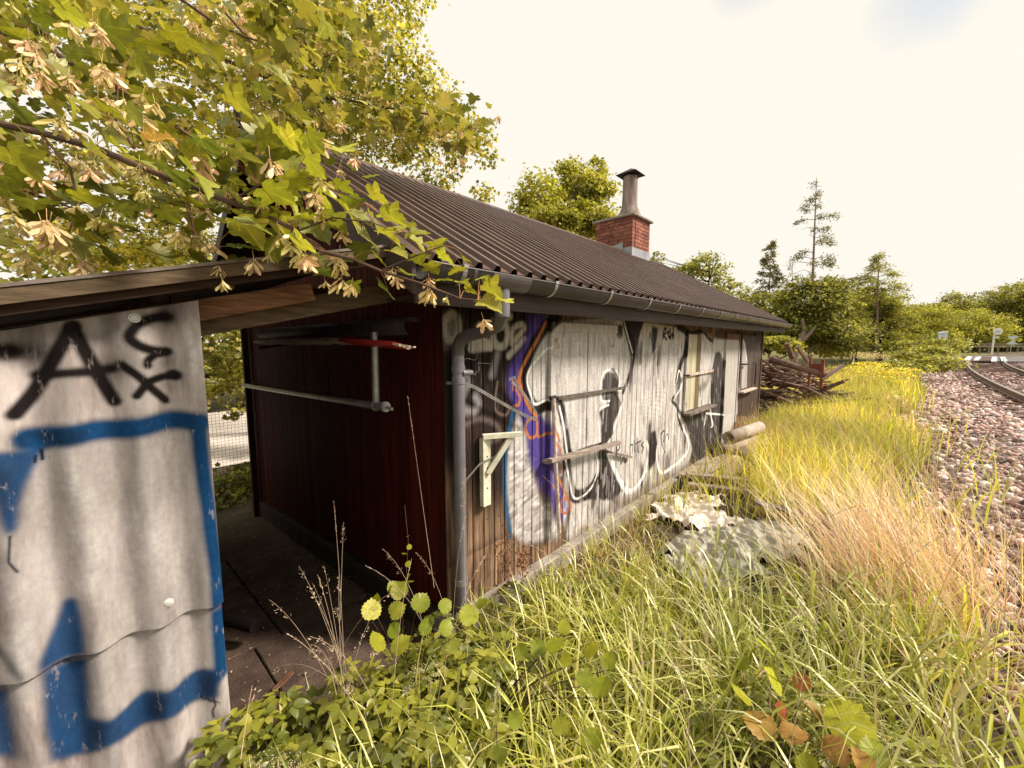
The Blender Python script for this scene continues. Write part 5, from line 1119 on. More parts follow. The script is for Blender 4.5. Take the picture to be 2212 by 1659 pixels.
def patch(xr, yr, n, h, w, pal, lean=.25, curl=1.2, seg=4, mask=None, dirb=None, sprd=3.14, clumpy=.35, yp=1., hv=.35, zo=0.):
    X = xr[0]+(xr[1]-xr[0])*NR.rand(n); Y = yr[0]+(yr[1]-yr[0])*NR.rand(n)**yp
    if clumpy:
        m = n//2; k = NR.randint(0, max(4, n//45), m); cx = xr[0]+(xr[1]-xr[0])*NR.rand(max(4, n//45)); cy = yr[0]+(yr[1]-yr[0])*NR.rand(max(4, n//45))**yp
        X[:m] = cx[k]+NR.normal(size=m)*.05; Y[:m] = cy[k]+NR.normal(size=m)*.05
    ok = (X > xr[0]-.1) & (X < xr[1]+.1) & (X > .10)
    if mask is not None: ok &= mask(X, Y)
    X, Y = X[ok], Y[ok]; n = len(X); Z = gza(X+0*Y, Y)+zo; P_ = np.stack([X, Y, Z-.01], 1)
    H = h*(1-hv+2*hv*NR.rand(n)); az = NR.rand(n)*2*pi if dirb is None else dirb+sprd*NR.normal(size=n)
    hue = pick(pal, n, .22); hue *= (1+.22*np.sin(X*2.1+Y*1.3)[:, None]*np.array([1, .9, .4]))
    return blades(P_, H, w*(.6+.8*NR.rand(n)), az, np.abs(NR.normal(size=n))*lean, curl*(.2+NR.rand(n)*1.1), hue, seg)
def joinp(L_):
    o = 0; Vs, Fs, Cs = [], [], []
    for V, F, C0 in L_: Vs.append(V); Fs.append(F+o); Cs.append(C0); o += len(V)
    return np.concatenate(Vs), np.concatenate(Fs), np.concatenate(Cs)
def inpoly(X, Y, P_):
    ins = np.zeros(X.shape, bool); n = len(P_)
    for i in range(n):
        (a1, b1), (a2, b2) = P_[i], P_[(i+1) % n]
        cc = ((b1 > Y) != (b2 > Y)) & (X < (a2-a1)*(Y-b1)/(b2-b1+1e-9)+a1); ins ^= cc
    return ins
def clear(X, Y):                                     # kept nearly free of grass: sheets, planks, pipes
    a_ = inpoly(X, Y, [(.08, 2.7), (.4, 2.3), (.7, 1.6), (1.0, 1.15), (1.5, 1.1), (1.75, 1.9), (1.6, 2.6), (1.1, 3.0), (.9, 4.1), (.6, 5.3), (.65, 6.4), (0, 6.6), (0, 2.7)])
    return ~a_ | (NR.rand(*X.shape) < .14)
def edge(X, Y): s_ = X-np.maximum(0, Y-12)**2/430; return NR.rand(*X.shape) < np.clip((2.34+.18*np.sin(Y*1.3)+.12*np.sin(Y*3.1)-s_)/.45, .03, 1)
mk = lambda X, Y: clear(X, Y) & edge(X, Y)
notdry2 = lambda X, Y: edge(X, Y) & ((X-1.75)**2+(Y+.1)**2 > .11)
dirt = lambda X, Y: ((X-1.62)/.45)**2+((Y-2.3)/.6)**2 < 1
notdry = lambda X, Y: mk(X, Y) & (~dirt(X, Y) | (NR.rand(*X.shape) < .12)) & ((X-1.78)**2+(Y+.12)**2 > .025) & ((X-.75)**2+(Y+.35)**2 > .03) & (((X-1.95)**2/.55**2+(Y-2.15)**2/.7**2 > 1) | (NR.rand(*X.shape) < .25))
# thatch, then living blades, near to far
G = []
G.append(patch((.1, 3.2), (-1.3, 5), 9000, .16, .004, PAL_GD, lean=.9, curl=1.4, mask=mk, hv=.5))
G.append(patch((.1, 2.9), (-1.3, 3), 4200, .30, .0085, PAL_G, lean=.4, curl=2.0, mask=notdry))
G.append(patch((.9, 2.7), (-.7, 1.8), 1500, .46, .012, PAL_G, lean=.45, curl=2.8, mask=notdry))
G.append(patch((.6, 2.7), (.2, 2.2), 1400, .34, .010, PAL_GY, lean=.4, curl=1.8, mask=notdry))
G.append(patch((.55, 2.0), (-1.25, .5), 1700, .46, .010, PAL_G, lean=.45, curl=2.6, mask=notdry))
G.append(patch((2.0, 3.1), (.2, 2.0), 520, .38, .016, PAL_GY, lean=.5, curl=1.2, mask=notdry2))
V, F, C0 = joinp(G); tag(link('near_grass', npmesh('near_grass', V, F, LFN, C0)), 'green arching grass blades filling the foreground beside the shed', 'grass', kind='stuff')
G = []
G.append(patch((.1, 2.9), (2.6, 12), 14000, .50, .011, PAL_GY, lean=.28, curl=1.4, mask=notdry, yp=1.3))
G.append(patch((.1, 2.6), (3, 12), 6500, .48, .006, PAL_GD, lean=.5, curl=1.0, mask=mk, yp=1.3))
G.append(patch((.15, .8), (2.2, 8.2), 1500, .42, .005, PAL_GD, lean=.4, curl=.9, mask=mk, yp=1.))
V, F, C0 = joinp(G); tag(link('meadow_grass', npmesh('meadow_grass', V, F, LF, C0)), 'tall sunlit yellow green grass between the shed and the ballast', 'grass', kind='stuff')
def farmask(X, Y): s_ = X-np.maximum(0, Y-12)**2/430; return (s_ < 2.7) & (s_ > -14)
G = [patch((-8, 4.5), (11.5, 36), 16000, .50, .022, PAL_GY, lean=.25, curl=1.0, seg=3, mask=lambda X, Y: farmask(X, Y) & (X > -60), clumpy=.3, yp=1.3)]
X = None
V, F, C0 = joinp(G); tag(link('far_grass', npmesh('far_grass', V, F, LF, C0)), 'distant yellow green grass beyond the timber heap', 'grass', kind='stuff')
def farpatch(xr, yr, n, h, w, pal):
    X = xr[0]+(xr[1]-xr[0])*NR.rand(n); Y = yr[0]+(yr[1]-yr[0])*NR.rand(n); s_ = X-np.maximum(0, Y-12)**2/430; ok = s_ < 2.6; X, Y = X[ok], Y[ok]; n = len(X)
    return blades(np.stack([X, Y, gza(X, Y)-.02], 1), h*(.6+.8*NR.rand(n)), w*(.6+.8*NR.rand(n)), NR.rand(n)*6.28, np.abs(NR.normal(size=n))*.3, 1.1*NR.rand(n), pick(pal, n), 3)
V, F, C0 = joinp([farpatch((-9, 3), (13, 34), 9000, .5, .03, PAL_GY), farpatch((-9, 3), (13, 34), 6000, .6, .014, PAL_GD), farpatch((-4.8, -.1), (-12, -3.4), 10, .3, .01, PAL_G)])
tag(link('field_grass', npmesh('field_grass', V, F, LF, C0)), 'pale seeding grass in the field before the far trees', 'grass', kind='stuff')
# the dry clump leaning from the ballast edge to the left
n = 850; X = 2.15+NR.normal(size=n)*.22; Y = 1.85+NR.normal(size=n)*.30; P_ = np.stack([X, Y, gza(X, Y)], 1)
V1 = blades(P_, .85*(.6+.55*NR.rand(n)), .0042*(.6+.8*NR.rand(n)), radians(150)+.48*NR.normal(size=n), .60+.32*NR.normal(size=n), .55*NR.rand(n)+.15, pick(PAL_PK, n))
n = 450; X = 2.30+NR.normal(size=n)*.25; Y = 1.7+NR.normal(size=n)*.45; P_ = np.stack([X, Y, gza(X, Y)], 1)
V2 = blades(P_, .5*(.6+.55*NR.rand(n)), .0035*(.7+.6*NR.rand(n)), NR.rand(n)*6.28, .35+.3*NR.normal(size=n), .6*NR.rand(n), pick(PAL_PK, n))
V, F, C0 = joinp([V1, V2]); c0 = np.array([2.25, 1.85, .42]); tag(link('dry_grass_clump', npmesh('dry_grass_clump', V-c0, F, LFN, C0), loc=tuple(c0)), 'straw pink clump of dry grass leaning left from the ballast edge', 'dry grass', kind='stuff')

# seed-head stalks
def stalk(k, base, tip, sag, head=.3, nsp=26, loose=0., r=.0013):
    base, tip = Vector(base), Vector(tip); mid = base.lerp(tip, .55)+Vector(sag); pts = []
    for i in range(13):
        t = i/12; pts.append(base*(1-t)**2+mid*2*t*(1-t)+tip*t*t)
    k.tube(pts, [r*(1.2-.7*i/12) for i in range(13)], 4, cap=False)
    for i in range(nsp):
        t = 1-head*rnd.random(); p = base*(1-t)**2+mid*2*t*(1-t)+tip*t*t; d_ = (tip-mid).normalized(); o = Vector((rnd.gauss(0, 1), rnd.gauss(0, 1), rnd.gauss(0, 1))).normalized()
        dd = (d_*.9+o*(.35+loose)+Vector((0, 0, -.5*loose))).normalized(); st = p+o*loose*.05*rnd.random()*(1-(t-1+head)/head+.3)+Vector((0, 0, -loose*.03))
        if loose > .2: k.add([p, p+Vector((.0005, 0, .0005)), st], [(0, 1, 2)])
        l_ = .010+.006*rnd.random(); s_ = dd.cross(o).normalized()*.0022; k.add([st, st+dd*l_*.4+s_, st+dd*l_, st+dd*l_*.4-s_, ], [(0, 1, 2, 3)])
        k.add([st, st+dd*l_*.4+o.cross(dd)*.0018+o*.001, st+dd*l_], [(0, 1, 2)])
M['seed'] = leafmat('dry_seed', (.62, .47, .33), trans=.3, tcol=(1, .95, .8), rv=.1, gloss=.03)
for bpx, tpx, dist, dt, sag, lab, kw in (((938, 1270), (881, 858), 2.05, 2.15, (0, 0, .0), 'tall straight grass stalk with a pink seed head before the dark red wall', {}),
    ((742, 1400), (721, 1082), 2.3, 2.35, (.02, 0, .02), 'slim grass stalk with a small seed head over the dark carport floor', {}),
    ((735, 1340), (742, 1128), 2.2, 2.3, (0, 0, .03), 'short forked grass stalk behind the slim one over the carport floor', dict(loose=.3)),
    ((1010, 1420), (1003, 1010), 1.9, 2.0, (-.02, .0, .03), 'nodding grass stalk before the down pipe', dict(loose=.3)),
    ((520, 1640), (545, 1480), 1.35, 1.5, (.0, 0, .02), 'fine stalk with a wispy head in front of the slabs by the panel', dict(loose=.5, nsp=14))):
    k = MB(); stalk(k, at(*bpx, dist), at(*tpx, dt), sag, **{**dict(head=.25), **kw}); wmesh(k, 'grass_stalk', M['seed'], label=lab, cat='grass stalk', group='seeding grass stalks by the shed corner')
k = MB()
for q in range(16):
    b0 = at(745+rnd.uniform(-25, 30), 1470+rnd.uniform(-20, 40), 1.75+rnd.uniform(-.1, .2)); tpx = (560+rnd.uniform(0, 190), 1235+rnd.uniform(-20, 230)); stalk(k, b0, at(*tpx, 1.8+rnd.uniform(-.15, .2)), (0, 0, .12), head=.30, nsp=12, loose=.35, r=.0009)
wmesh(k, 'wispy_grass', M['seed'], label='wispy pale seed heads arching over the paving slabs', cat='grass', kind='stuff')
k = MB()
for q in range(230):
    y = rnd.random()**1.4*8-.9; x = .12+rnd.random()*2.4; z = gz(x, y); h = .45+.45*rnd.random()
    if not clear(np.array([x]), np.array([y]))[0] and rnd.random() < .7: continue
    t = rnd.random()*6.28; l_ = .1+.35*rnd.random(); stalk(k, (x, y, z), (x+cos(t)*l_, y+sin(t)*l_, z+h), (-cos(t)*l_*.3, -sin(t)*l_*.3, h*.25), head=.26, nsp=18, loose=rnd.choice([0, .15, .3]))
wmesh(k, 'seeding_grass', M['seed'], label='dry pink grass stalks with seed heads scattered through the green grass', cat='grass', kind='stuff')

# ---------------------------------------------------------------- low plants
def elder_patch(poly, n, h, size, pal, name, label, cat):
    P_ = []
    x0, x1 = min(p[0] for p in poly), max(p[0] for p in poly); y0, y1 = min(p[1] for p in poly), max(p[1] for p in poly)
    while len(P_) < n:
        x, y = rnd.uniform(x0, x1), rnd.uniform(y0, y1)
        if inpoly(np.array([x]), np.array([y]), poly)[0]: P_.append((x, y))
    pos, dr, up, sz, cl = [], [], [], [], []; k = MB()
    for x, y in P_:
        g = gz(x, y); hh = h*(.35+.8*rnd.random()); lx, ly = rnd.gauss(0, .04), rnd.gauss(0, .04); top = np.array([x+lx, y+ly, g+hh]); hue = pick(pal, 1)[0]
        k.tube([(x, y, g), (x+lx*.4, y+ly*.4, g+hh*.6), tuple(top)], .0012, 3, cap=False)
        a0 = rnd.random()*6.28
        for br in range(3):
            a_ = a0+(br-1)*1.25; bs = top+np.array([cos(a_), sin(a_), .1])*(.012+.028*rnd.random()); s_ = size*(.6+.6*rnd.random())
            for q in (-1, 0, 1):
                t = a_+q*.95; pos.append(bs+.012*np.array([cos(t), sin(t), 0])); dr.append((cos(t), sin(t), rnd.uniform(-.35, .2))); up.append((.0, 0, 1)); sz.append(s_*(1 if q == 0 else .85)); cl.append(hue*(.85+.3*rnd.random()))
    V, F, C0 = scatter(T_OV, np.array(pos), np.array(sz), orient(np.array(dr, float), np.array(up, float), .18), np.array(cl))
    o = link(name, npmesh(name, V, F, LFN, C0, smooth=False)); tag(o, label, cat, kind='stuff')
    k.build(name.replace('leaves', 'stems')+'_stems', M['twig'], kind='stuff', label='thin stems under the '+cat+' leaves', cat='plant stems')
PAL_EL = np.array([(.215, .22, .018), (.16, .17, .016), (.28, .27, .03), (.11, .125, .014)])
elder_patch([(.02, -1.22), (.35, -1.3), (.85, -.98), (1.0, -.70), (.92, -.40), (.6, -.15), (.30, -.25), (.28, -.55), (.12, -.85)], 400, .30, .068, PAL_EL, 'ground_elder', 'yellow green ground elder leaves filling the front beside the corrugated panel', 'ground elder')
elder_patch([(.15, -.4), (.15, .9), (.9, .9), (1.3, .2), (.9, -.5)], 220, .22, .06, PAL_EL*.8, 'low_leaves', 'darker low leaves under the grass at the shed corner', 'low weeds')
elder_patch([(1.4, -.45), (2.1, -.3), (2.2, .3), (1.6, .3)], 90, .2, .05, PAL_EL, 'corner_weeds', 'low weeds under the reddish hazel leaves at the bottom right', 'corner weeds')
elder_patch([(1.3, .9), (2.3, .9), (2.5, 2.2), (1.6, 1.6)], 110, .14, .03, np.array([(.20, .20, .03), (.36, .18, .08)]), 'small_weeds', 'small dark weeds in the gap before the tarpaulin and dry clump', 'small weeds')
rnd_leaf = [npmesh('round_leaf', t[0], t[1], None if False else leafmat('hazel_leaf_%d' % i, c0, trans=.35, rv=.18, gloss=.02, veins='pin')) for i, (t, c0) in enumerate(zip([T_RND[0], T_RND[1], T_RND[2], T_RND[3]], [(.36, .36, .03), (.26, .28, .03), (.34, .20, .05), (.36, .11, .035)]))]
def place_leaf(me, p, s_, az, pitch, roll, parent, name='leaf', label=None):
    o = link(name, me, parent, tuple(p), Euler((pitch, roll, az), 'XYZ')); o.scale = (s_, s_, s_)
    if label: o['label'] = label
    return o
def seedling(label, root, leaves, near=1.):
    leaves = [(a1, a2, a3, a4*near, a5) for a1, a2, a3, a4, a5 in leaves]
    t = empty('hazel_seedling', tuple(root), label, 'hazel seedling'); k = MB()
    for (px, py, s_px, dist, kind) in leaves:
        p = at(px, py, dist); s_ = s_px/FPX*dist*1.05; az = YAW+rnd.gauss(0, .7); pt = radians(rnd.uniform(15, 60)); me = rnd_leaf[kind]; s_ *= .85; o = Euler((pt, rnd.gauss(0, .25), az)).to_matrix()@Vector((0, .5*s_, 0))
        b0 = Vector(p)-o; place_leaf(me, b0, s_*rnd.uniform(.75, 1.15), az, pt, rnd.gauss(0, .5), t); k.tube([Vector(root)+Vector((rnd.gauss(0, .02), rnd.gauss(0, .02), 0)), Vector(root).lerp(b0, .6)+Vector((0, 0, .03)), b0], [.003, .002, .0012], 5, cap=False)
    wmesh(k, 'stem', M['twig'], t); return t
seedling('round leaved hazel seedling at the foot of the dark red wall by the down pipe', (.12, -.42, .02),
    [(800, 1318, 42, 1.85, 0), (812, 1300, 40, 1.95, 0), (858, 1312, 44, 1.9, 1), (812, 1386, 50, 1.75, 0), (866, 1392, 46, 1.8, 1), (858, 1352, 40, 1.85, 1), (812, 1425, 44, 1.7, 0), (905, 1300, 40, 2.0, 1), (870, 1270, 44, 2.1, 1), (845, 1272, 38, 2.1, 1), (905, 1345, 42, 1.95, 1), (960, 1300, 42, 2.0, 1), (1010, 1330, 44, 1.9, 0), (950, 1350, 40, 1.85, 1), (975, 1390, 42, 1.8, 1), (1045, 1300, 38, 2.0, 1)])
seedling('round leaved hazel seedling half hidden in the grass at the middle of the foreground', (.75, -.3, .2),
    [(1133, 1400, 42, 1.75, 1), (1165, 1400, 36, 1.75, 1), (1198, 1392, 44, 1.7, 0), (1222, 1350, 40, 1.8, 0), (1286, 1405, 56, 1.65, 0), (1230, 1420, 38, 1.7, 0), (1320, 1425, 44, 1.65, 1), (1310, 1485, 60, 1.55, 1), (1262, 1460, 44, 1.6, 1), (1210, 1560, 50, 1.5, 1), (1120, 1540, 50, 1.5, 1), (1280, 1590, 60, 1.4, 1), (1080, 1620, 46, 1.4, 1)], .92)
seedling('hazel seedling with large reddish brown leaves at the bottom right of the foreground', (1.75, -.05, .36),
    [(1655, 1400, 56, 1.9, 0), (1690, 1430, 60, 1.85, 1), (1668, 1465, 66, 1.75, 0), (1640, 1560, 76, 1.6, 2), (1690, 1530, 34, 1.7, 3), (1697, 1560, 36, 1.65, 3), (1720, 1585, 62, 1.55, 2), (1790, 1600, 66, 1.5, 2), (1830, 1560, 90, 1.6, 0), (1760, 1540, 46, 1.65, 2), (1745, 1640, 66, 1.4, 1), (1880, 1620, 80, 1.5, 1), (1600, 1500, 50, 1.7, 0), (1850, 1640, 70, 1.45, 2), (1740, 1470, 36, 1.75, 3), (1610, 1430, 44, 1.85, 1)], .85)
# pale flower heads in the weeds
k = MB()
for (px, py, s_, dist) in ((905, 1445, .035, 1.6), (930, 1465, .03, 1.6), (880, 1490, .022, 1.6), (600, 1640, .03, 1.2), (560, 1650, .03, 1.2), (640, 1655, .03, 1.2)):
    p = Vector(at(px, py, dist)); k.tube([p-Vector((0, 0, .22)), p], .0015, 4, cap=False)
    for i in range(60): q = p+Vector((rnd.gauss(0, s_*.6), rnd.gauss(0, s_*.6), rnd.gauss(0, s_*.25))); t = rnd.random()*3; k.add([q, q+Vector((.003*cos(t), .003*sin(t), .001)), q+Vector((-.003*sin(t), .003*cos(t), .002))], [(0, 1, 2)])
wmesh(k, 'flower_heads', M['seed'], label='small creamy flower heads among the ground elder', cat='flowers', kind='stuff')
# dead rusty leaves hanging by the wall foot
k = MB()
for i in range(240):
    px, py = (1090+rnd.gauss(0, 10), 1195+rnd.gauss(0, 32)) if rnd.random() < .55 else (1130+rnd.gauss(0, 8), 1210+rnd.gauss(0, 22))
    p = Vector(at(px, py, 2.75+rnd.uniform(-.1, .1))); o = Vector((rnd.gauss(0, 1), rnd.gauss(0, 1), rnd.gauss(0, 1))).normalized()*.012; q = Vector((rnd.gauss(0, 1), rnd.gauss(0, 1), -1)).normalized()*.022; k.add([p, p+q*.5+o, p+q, p+q*.5-o*.6], [(0, 1, 2), (0, 2, 3)])
k.tube([at(1085, 1240, 2.75), at(1092, 1150, 2.75)], .003, 5); k.tube([at(1130, 1250, 2.75), at(1120, 1170, 2.75)], .003, 5)
M['deadleaf'] = leafmat('dead_leaf', (.26, .10, .05), trans=.2, tcol=(1.1, .9, .7)); wmesh(k, 'withered_plant', M['deadleaf'], label='withered rust brown plant hanging at the foot of the graffiti wall', cat='plant')
# vine on the red wall
t = empty('vine', tuple(at(884, 1290, 2.25)), 'little vine with yellow green leaves climbing the dark red wall', 'vine')
k = MB(); k.tube([at(884, 1290, 2.25), at(878, 1230, 2.28), at(882, 1170, 2.3), at(874, 1090, 2.33)], .0015, 4, cap=False); wmesh(k, 'stem', M['twig'], t)
for px, py, s_ in ((878, 1250, .035), (888, 1258, .035), (872, 1266, .03), (880, 1225, .035), (874, 1198, .03), (884, 1187, .03), (880, 1160, .02)): place_leaf(rnd_leaf[0], at(px, py, 2.24), s_, rnd.random()*6, radians(50), 0, t)
# bramble-like bush and yellow flowers by the field edge
def mass(name, label, cat, blobs, n, size, pal, kind=None, T_=None, **k):
    V, F, C0 = crown(blobs, n, size, pal, T_, **k); c0 = V.mean(0); c0[2] = V[:, 2].min(); return tag(link(name, npmesh(name, V-c0, F, LF, C0), loc=tuple(c0)), label, cat, kind=kind)
mass('bush', 'green bramble bush spreading beside the ballast in front of the grey fence panel', 'bush', [blob(1990, 765, 17, 55, 16), blob(2030, 785, 14, 45, 14), blob(1960, 790, 13, 40, 10), blob(2040, 745, 22, 26, 12), blob(1985, 745, 24, 40, 12)], 5200, .10, PAL_DRK*1.5)
mass('bush', 'taller green bush rising behind the pale sign post', 'bush', [blob(1995, 738, 38, 50, 15), blob(2045, 741, 36, 30, 14), blob(1945, 745, 36, 30, 10)], 3200, .22, PAL_DRK*1.4)
PAL_FL = np.array([(.75, .52, .06), (.62, .40, .05), (.48, .46, .04), (.50, .46, .05), (.8, .62, .2)])
mass('yellow_flowers', 'patch of small orange yellow flowers at the field edge', 'flowers', [blob(1900, 799, 11.5, 62, 12), blob(1935, 814, 10, 30, 12), blob(1870, 788, 13, 38, 8)], 1700, .035, PAL_FL, kind='stuff')
mass('pink_flowers', 'pale pink seed heads of tall grass in the field', 'seed heads', [blob(1870, 768, 22, 90, 5), blob(1800, 764, 26, 70, 4), blob(1940, 862, 6.8, 18, 7)], 1500, .07, PAL_PK*1.15, kind='stuff', T_=T_NR)
# ---------------------------------------------------------------- trees beyond the shed
TG = 'trees beyond the shed and the field'
tree('tree', 'broad yellow green tree rising behind the shed roof left of the chimney', 'tree', gbase(1230, 15, -.7), tuple(at(1225, 420, 15)), [blob(1165, 440, 14.5, 50, 55), blob(1190, 480, 14, 60, 45), blob(1255, 400, 16, 50, 50), blob(1290, 440, 16, 40, 55), blob(1290, 372, 16.3, 18, 30), blob(1250, 490, 15, 70, 40)], 22000, .105, PAL_YEL, .16)
tree('airy_tree', 'sparse airy tree over the ridge just right of the chimney', 'tree', gbase(1530, 24, -.7), tuple(at(1535, 560, 24)), [blob(1530, 575, 24, 42, 28), blob(1480, 590, 24, 28, 20), blob(1565, 615, 24, 32, 26), blob(1420, 560, 24, 16, 16), blob(1540, 650, 24, 40, 30), blob(1500, 625, 24, 40, 26)], 5200, .12, PAL_YEL*.8, .10, group=TG, clump=.20, nsub=40)
tree('tree', 'olive brown tree at the far end of the roof under the small pine', 'tree', gbase(1640, 32, -.3), tuple(at(1650, 640, 32)), [blob(1640, 665, 32, 50, 32), blob(1605, 640, 32, 22, 22), blob(1690, 700, 32, 50, 40), blob(1620, 700, 32, 45, 40)], 9000, .15, PAL_DRK*1.35, .14, group=TG)
def conifer(label, px, ytop, ybase, dist, wpx, n, size, pal, sparse, trad=.13, lo=0.0, leanpx=0):
    t = empty('pine_tree', gbase(px, dist, 0), label, 'pine tree', TG); base = Vector((*gp(px, dist), -.2)); top = Vector(at(px+leanpx, ytop, dist)); k = MB()
    k.tube([base, base.lerp(top, .5), top], [trad, trad*.6, trad*.12], 8); wmesh(k, 'trunk', M['palebark'], t); k = MB(); P_, D_l = [], []
    H = (top-base).length; lo_f = lo; nb_ = int(30*(1-sparse*.35)); sc = FPX/dist
    for i in range(nb_):
        f = lo_f+(1-lo_f)*(i+rnd.random())/nb_; p = base.lerp(top, f); L0 = wpx/sc*(1.05-((f-lo_f)/(1-lo_f))**1.1*.93)*(.5+.7*rnd.random())
        for q in range(2 if sparse > .5 else 3):
            a_ = rnd.random()*6.28; e_ = p+Vector((cos(a_)*L0, sin(a_)*L0, -.10*L0+.1*L0*rnd.random())); mid = p.lerp(e_, .5)+Vector((0, 0, .12*L0)); k.tube([p, mid, e_], [trad*.16, trad*.10, .01], 4, cap=False)
            if sparse > .5 and rnd.random() < sparse-.35: continue
            m = int(n/nb_/1.5*(L0/(wpx/sc))+n/nb_/7); u = .35+.65*NR.rand(m)**.7; pt = np.array(p)*(1-u[:, None])+np.array(e_)*u[:, None]; pt[:, 2] += .1*L0*np.sin(u*3.1); P_.append(pt+NR.normal(size=(m, 3))*.05*(wpx/sc)); D_l.append(np.tile(np.array(e_-p), (m, 1))+NR.normal(size=(m, 3))*L0*.8)
    wmesh(k, 'branch', M['bark'], t); P_ = np.concatenate(P_); D_l = np.concatenate(D_l); m = len(P_)
    V, F, C0 = scatter(T_NR, P_, size*(.6+.8*NR.rand(m)), orient(D_l, np.tile([0, 0, 1.], (m, 1)), .8), pick(pal, m)); c0 = V.mean(0); link('needles', npmesh('needles', V-c0, F, LF, C0), t, tuple(c0)); return t
conifer('small grey green pine, leftmost of the three standing clear against the sky', 1664, 524, 700, 40, 42, 3000, .26, PAL_PIN*1.1, .35, .11, .35)
conifer('tall thin pine with bare branches and sparse tufts, the highest tree on the right', 1752, 384, 700, 44, 72, 5200, .24, PAL_PIN*1.1, .72, .20, .30, 12)
conifer('thin nearly bare pine between the small pine and the tall one', 1712, 560, 700, 42, 44, 1500, .22, PAL_PIN, .75, .08, .3)
conifer('feathery larch with drooping yellow green sprays right of the dark round tree', 1898, 548, 700, 38, 80, 6200, .20, PAL_YEL*.85, .45, .16, .22)
vt = tree('tree', 'dense dark green tree with a forked pale trunk beside the timber heap', 'tree', gbase(1715, 21, .3), tuple(at(1740, 640, 21)), [blob(1745, 660, 21, 62, 42), blob(1790, 625, 21, 36, 28), blob(1700, 690, 21, 45, 34), blob(1755, 700, 22, 70, 40), blob(1805, 665, 22, 38, 36), blob(1725, 625, 21, 24, 24), blob(1790, 735, 23, 60, 36), blob(1680, 740, 22, 34, 25)], 32000, .115, PAL_DRK*1.1, .11, group=TG, bark='palebark')
k = MB(); p = Vector(at(1716, 752, 20)); k.tube([p-Vector((0, 0, .8)), at(1728, 735, 20), at(1738, 712, 20), at(1732, 690, 20)], [.16, .13, .11, .07], 8); k.tube([at(1724, 742, 20), at(1745, 724, 20), at(1762, 705, 20)], [.13, .10, .06], 8); wmesh(k, 'forked_trunk', M['palebark'], vt)
mass('bush', 'low pale green bush at the end wall of the shed behind the heap', 'bush', [blob(1670, 738, 17, 30, 12), blob(1700, 745, 18, 26, 10)], 2200, .11, PAL_YEL*.9)
for args in ((1850, 44, [(1850, 690, 44, 40), (1830, 720, 50, 36), (1880, 720, 46, 34)], PAL_DRK, 'dark tree behind the first white post'),
             (1905, 40, [(1890, 665, 34, 34), (1905, 700, 44, 40), (1880, 640, 26, 22), (1925, 660, 20, 24), (1920, 735, 40, 20)], PAL_DRK*1.15, 'olive tree wrapped round the foot of the larch'),
             (1985, 54, [(1990, 700, 46, 30), (2030, 690, 40, 26), (1960, 715, 34, 30), (2000, 725, 50, 24), (2010, 672, 44, 18)], PAL_YEL*.72, 'spreading light green tree above the square sign'),
             (2075, 60, [(2070, 655, 26, 24), (2085, 675, 34, 20), (2060, 700, 46, 30)], PAL_DRK*1.1, 'tall round crowned tree poking above the wood'),
             (2100, 56, [(2090, 705, 44, 28), (2125, 690, 36, 28), (2110, 725, 50, 22), (2140, 715, 40, 30)], PAL_YEL*.8, 'light green tree in the middle of the right wood'),
             (2165, 62, [(2150, 655, 30, 22), (2180, 640, 34, 24), (2165, 680, 46, 30), (2190, 710, 40, 30)], PAL_DRK*.95, 'dark high tree near the right edge of the photo'),
             (2205, 60, [(2205, 630, 26, 26), (2215, 670, 40, 40), (2225, 715, 50, 34), (2240, 650, 30, 40)], PAL_DRK*1.2, 'dark tree cut off by the right edge of the photo')):
    px, dist, bl, pal, lab = args; tree('tree', lab, 'tree', gbase(px, dist, .2), tuple(at(px, bl[0][1], dist)), [blob(*b_[:2], dist+rnd.uniform(-2, 2), *b_[2:]) for b_ in bl], 13000, .19, pal*1.3, .2, group=TG)
for a_ in ((700, 820), ):
    mass('far_wood', 'dark understorey of the far wood closing the horizon', 'wood', [blob(x, 738, 66, 60, 16) for x in range(1780, 2330, 60)]+[blob(x, 700, 72, 60, 32) for x in range(1840, 2330, 60)], 15000, .5, PAL_DRK*.8, kind='stuff')

# ---------------------------------------------------------------- garden seen through the carport
gpz = -.70
M['gravelpath'] = mat('pale_gravel', (.62, .56, .50), .9, col2=(.42, .36, .32), scale=20)
k = MB(); k.add([(-16, -9, gpz+.03), (-8.0, -9, gpz+.03), (-8.0, 14, gpz+.03), (-16, 14, gpz+.03)], [(0, 1, 2, 3)]); wmesh(k, 'garden_path', M['gravelpath'], kind='structure')
M['wire'] = mat('dark_wire', (.05, .04, .03), .6)
fe = empty('wire_fence', (-6.5, 0, -.7), 'square mesh wire fence behind the carport', 'fence'); k = MB(); X = -6.5; y0, y1, z0, z1 = -3.0, 3.2, -.65, 1.0
nn = int((y1-y0)/.055)
for i in range(nn+1): y = y0+i*.055; k.add([(X, y-.002, z0), (X, y+.002, z0), (X, y+.002, z1), (X, y-.002, z1), (X-.004, y, z0), (X-.004, y, z1)], [(0, 1, 2, 3), (1, 4, 5, 2), (4, 0, 3, 5)])
for i in range(int((z1-z0)/.055)+1): z = z0+i*.055; k.add([(X+.001, y0, z-.002), (X+.001, y1, z-.002), (X+.001, y1, z+.002), (X+.001, y0, z+.002), (X-.003, y0, z), (X-.003, y1, z)], [(0, 1, 2, 3), (0, 3, 5, 4), (1, 4, 5, 2)])
wmesh(k, 'mesh', M['wire'], fe)
for y in (-2.9, .9, 3.1): k = MB(); k.tube([(X-.03, y, -.9), (X-.03, y, 1.1)], .02, 8); wmesh(k, 'post', M['darkmetal'], fe)
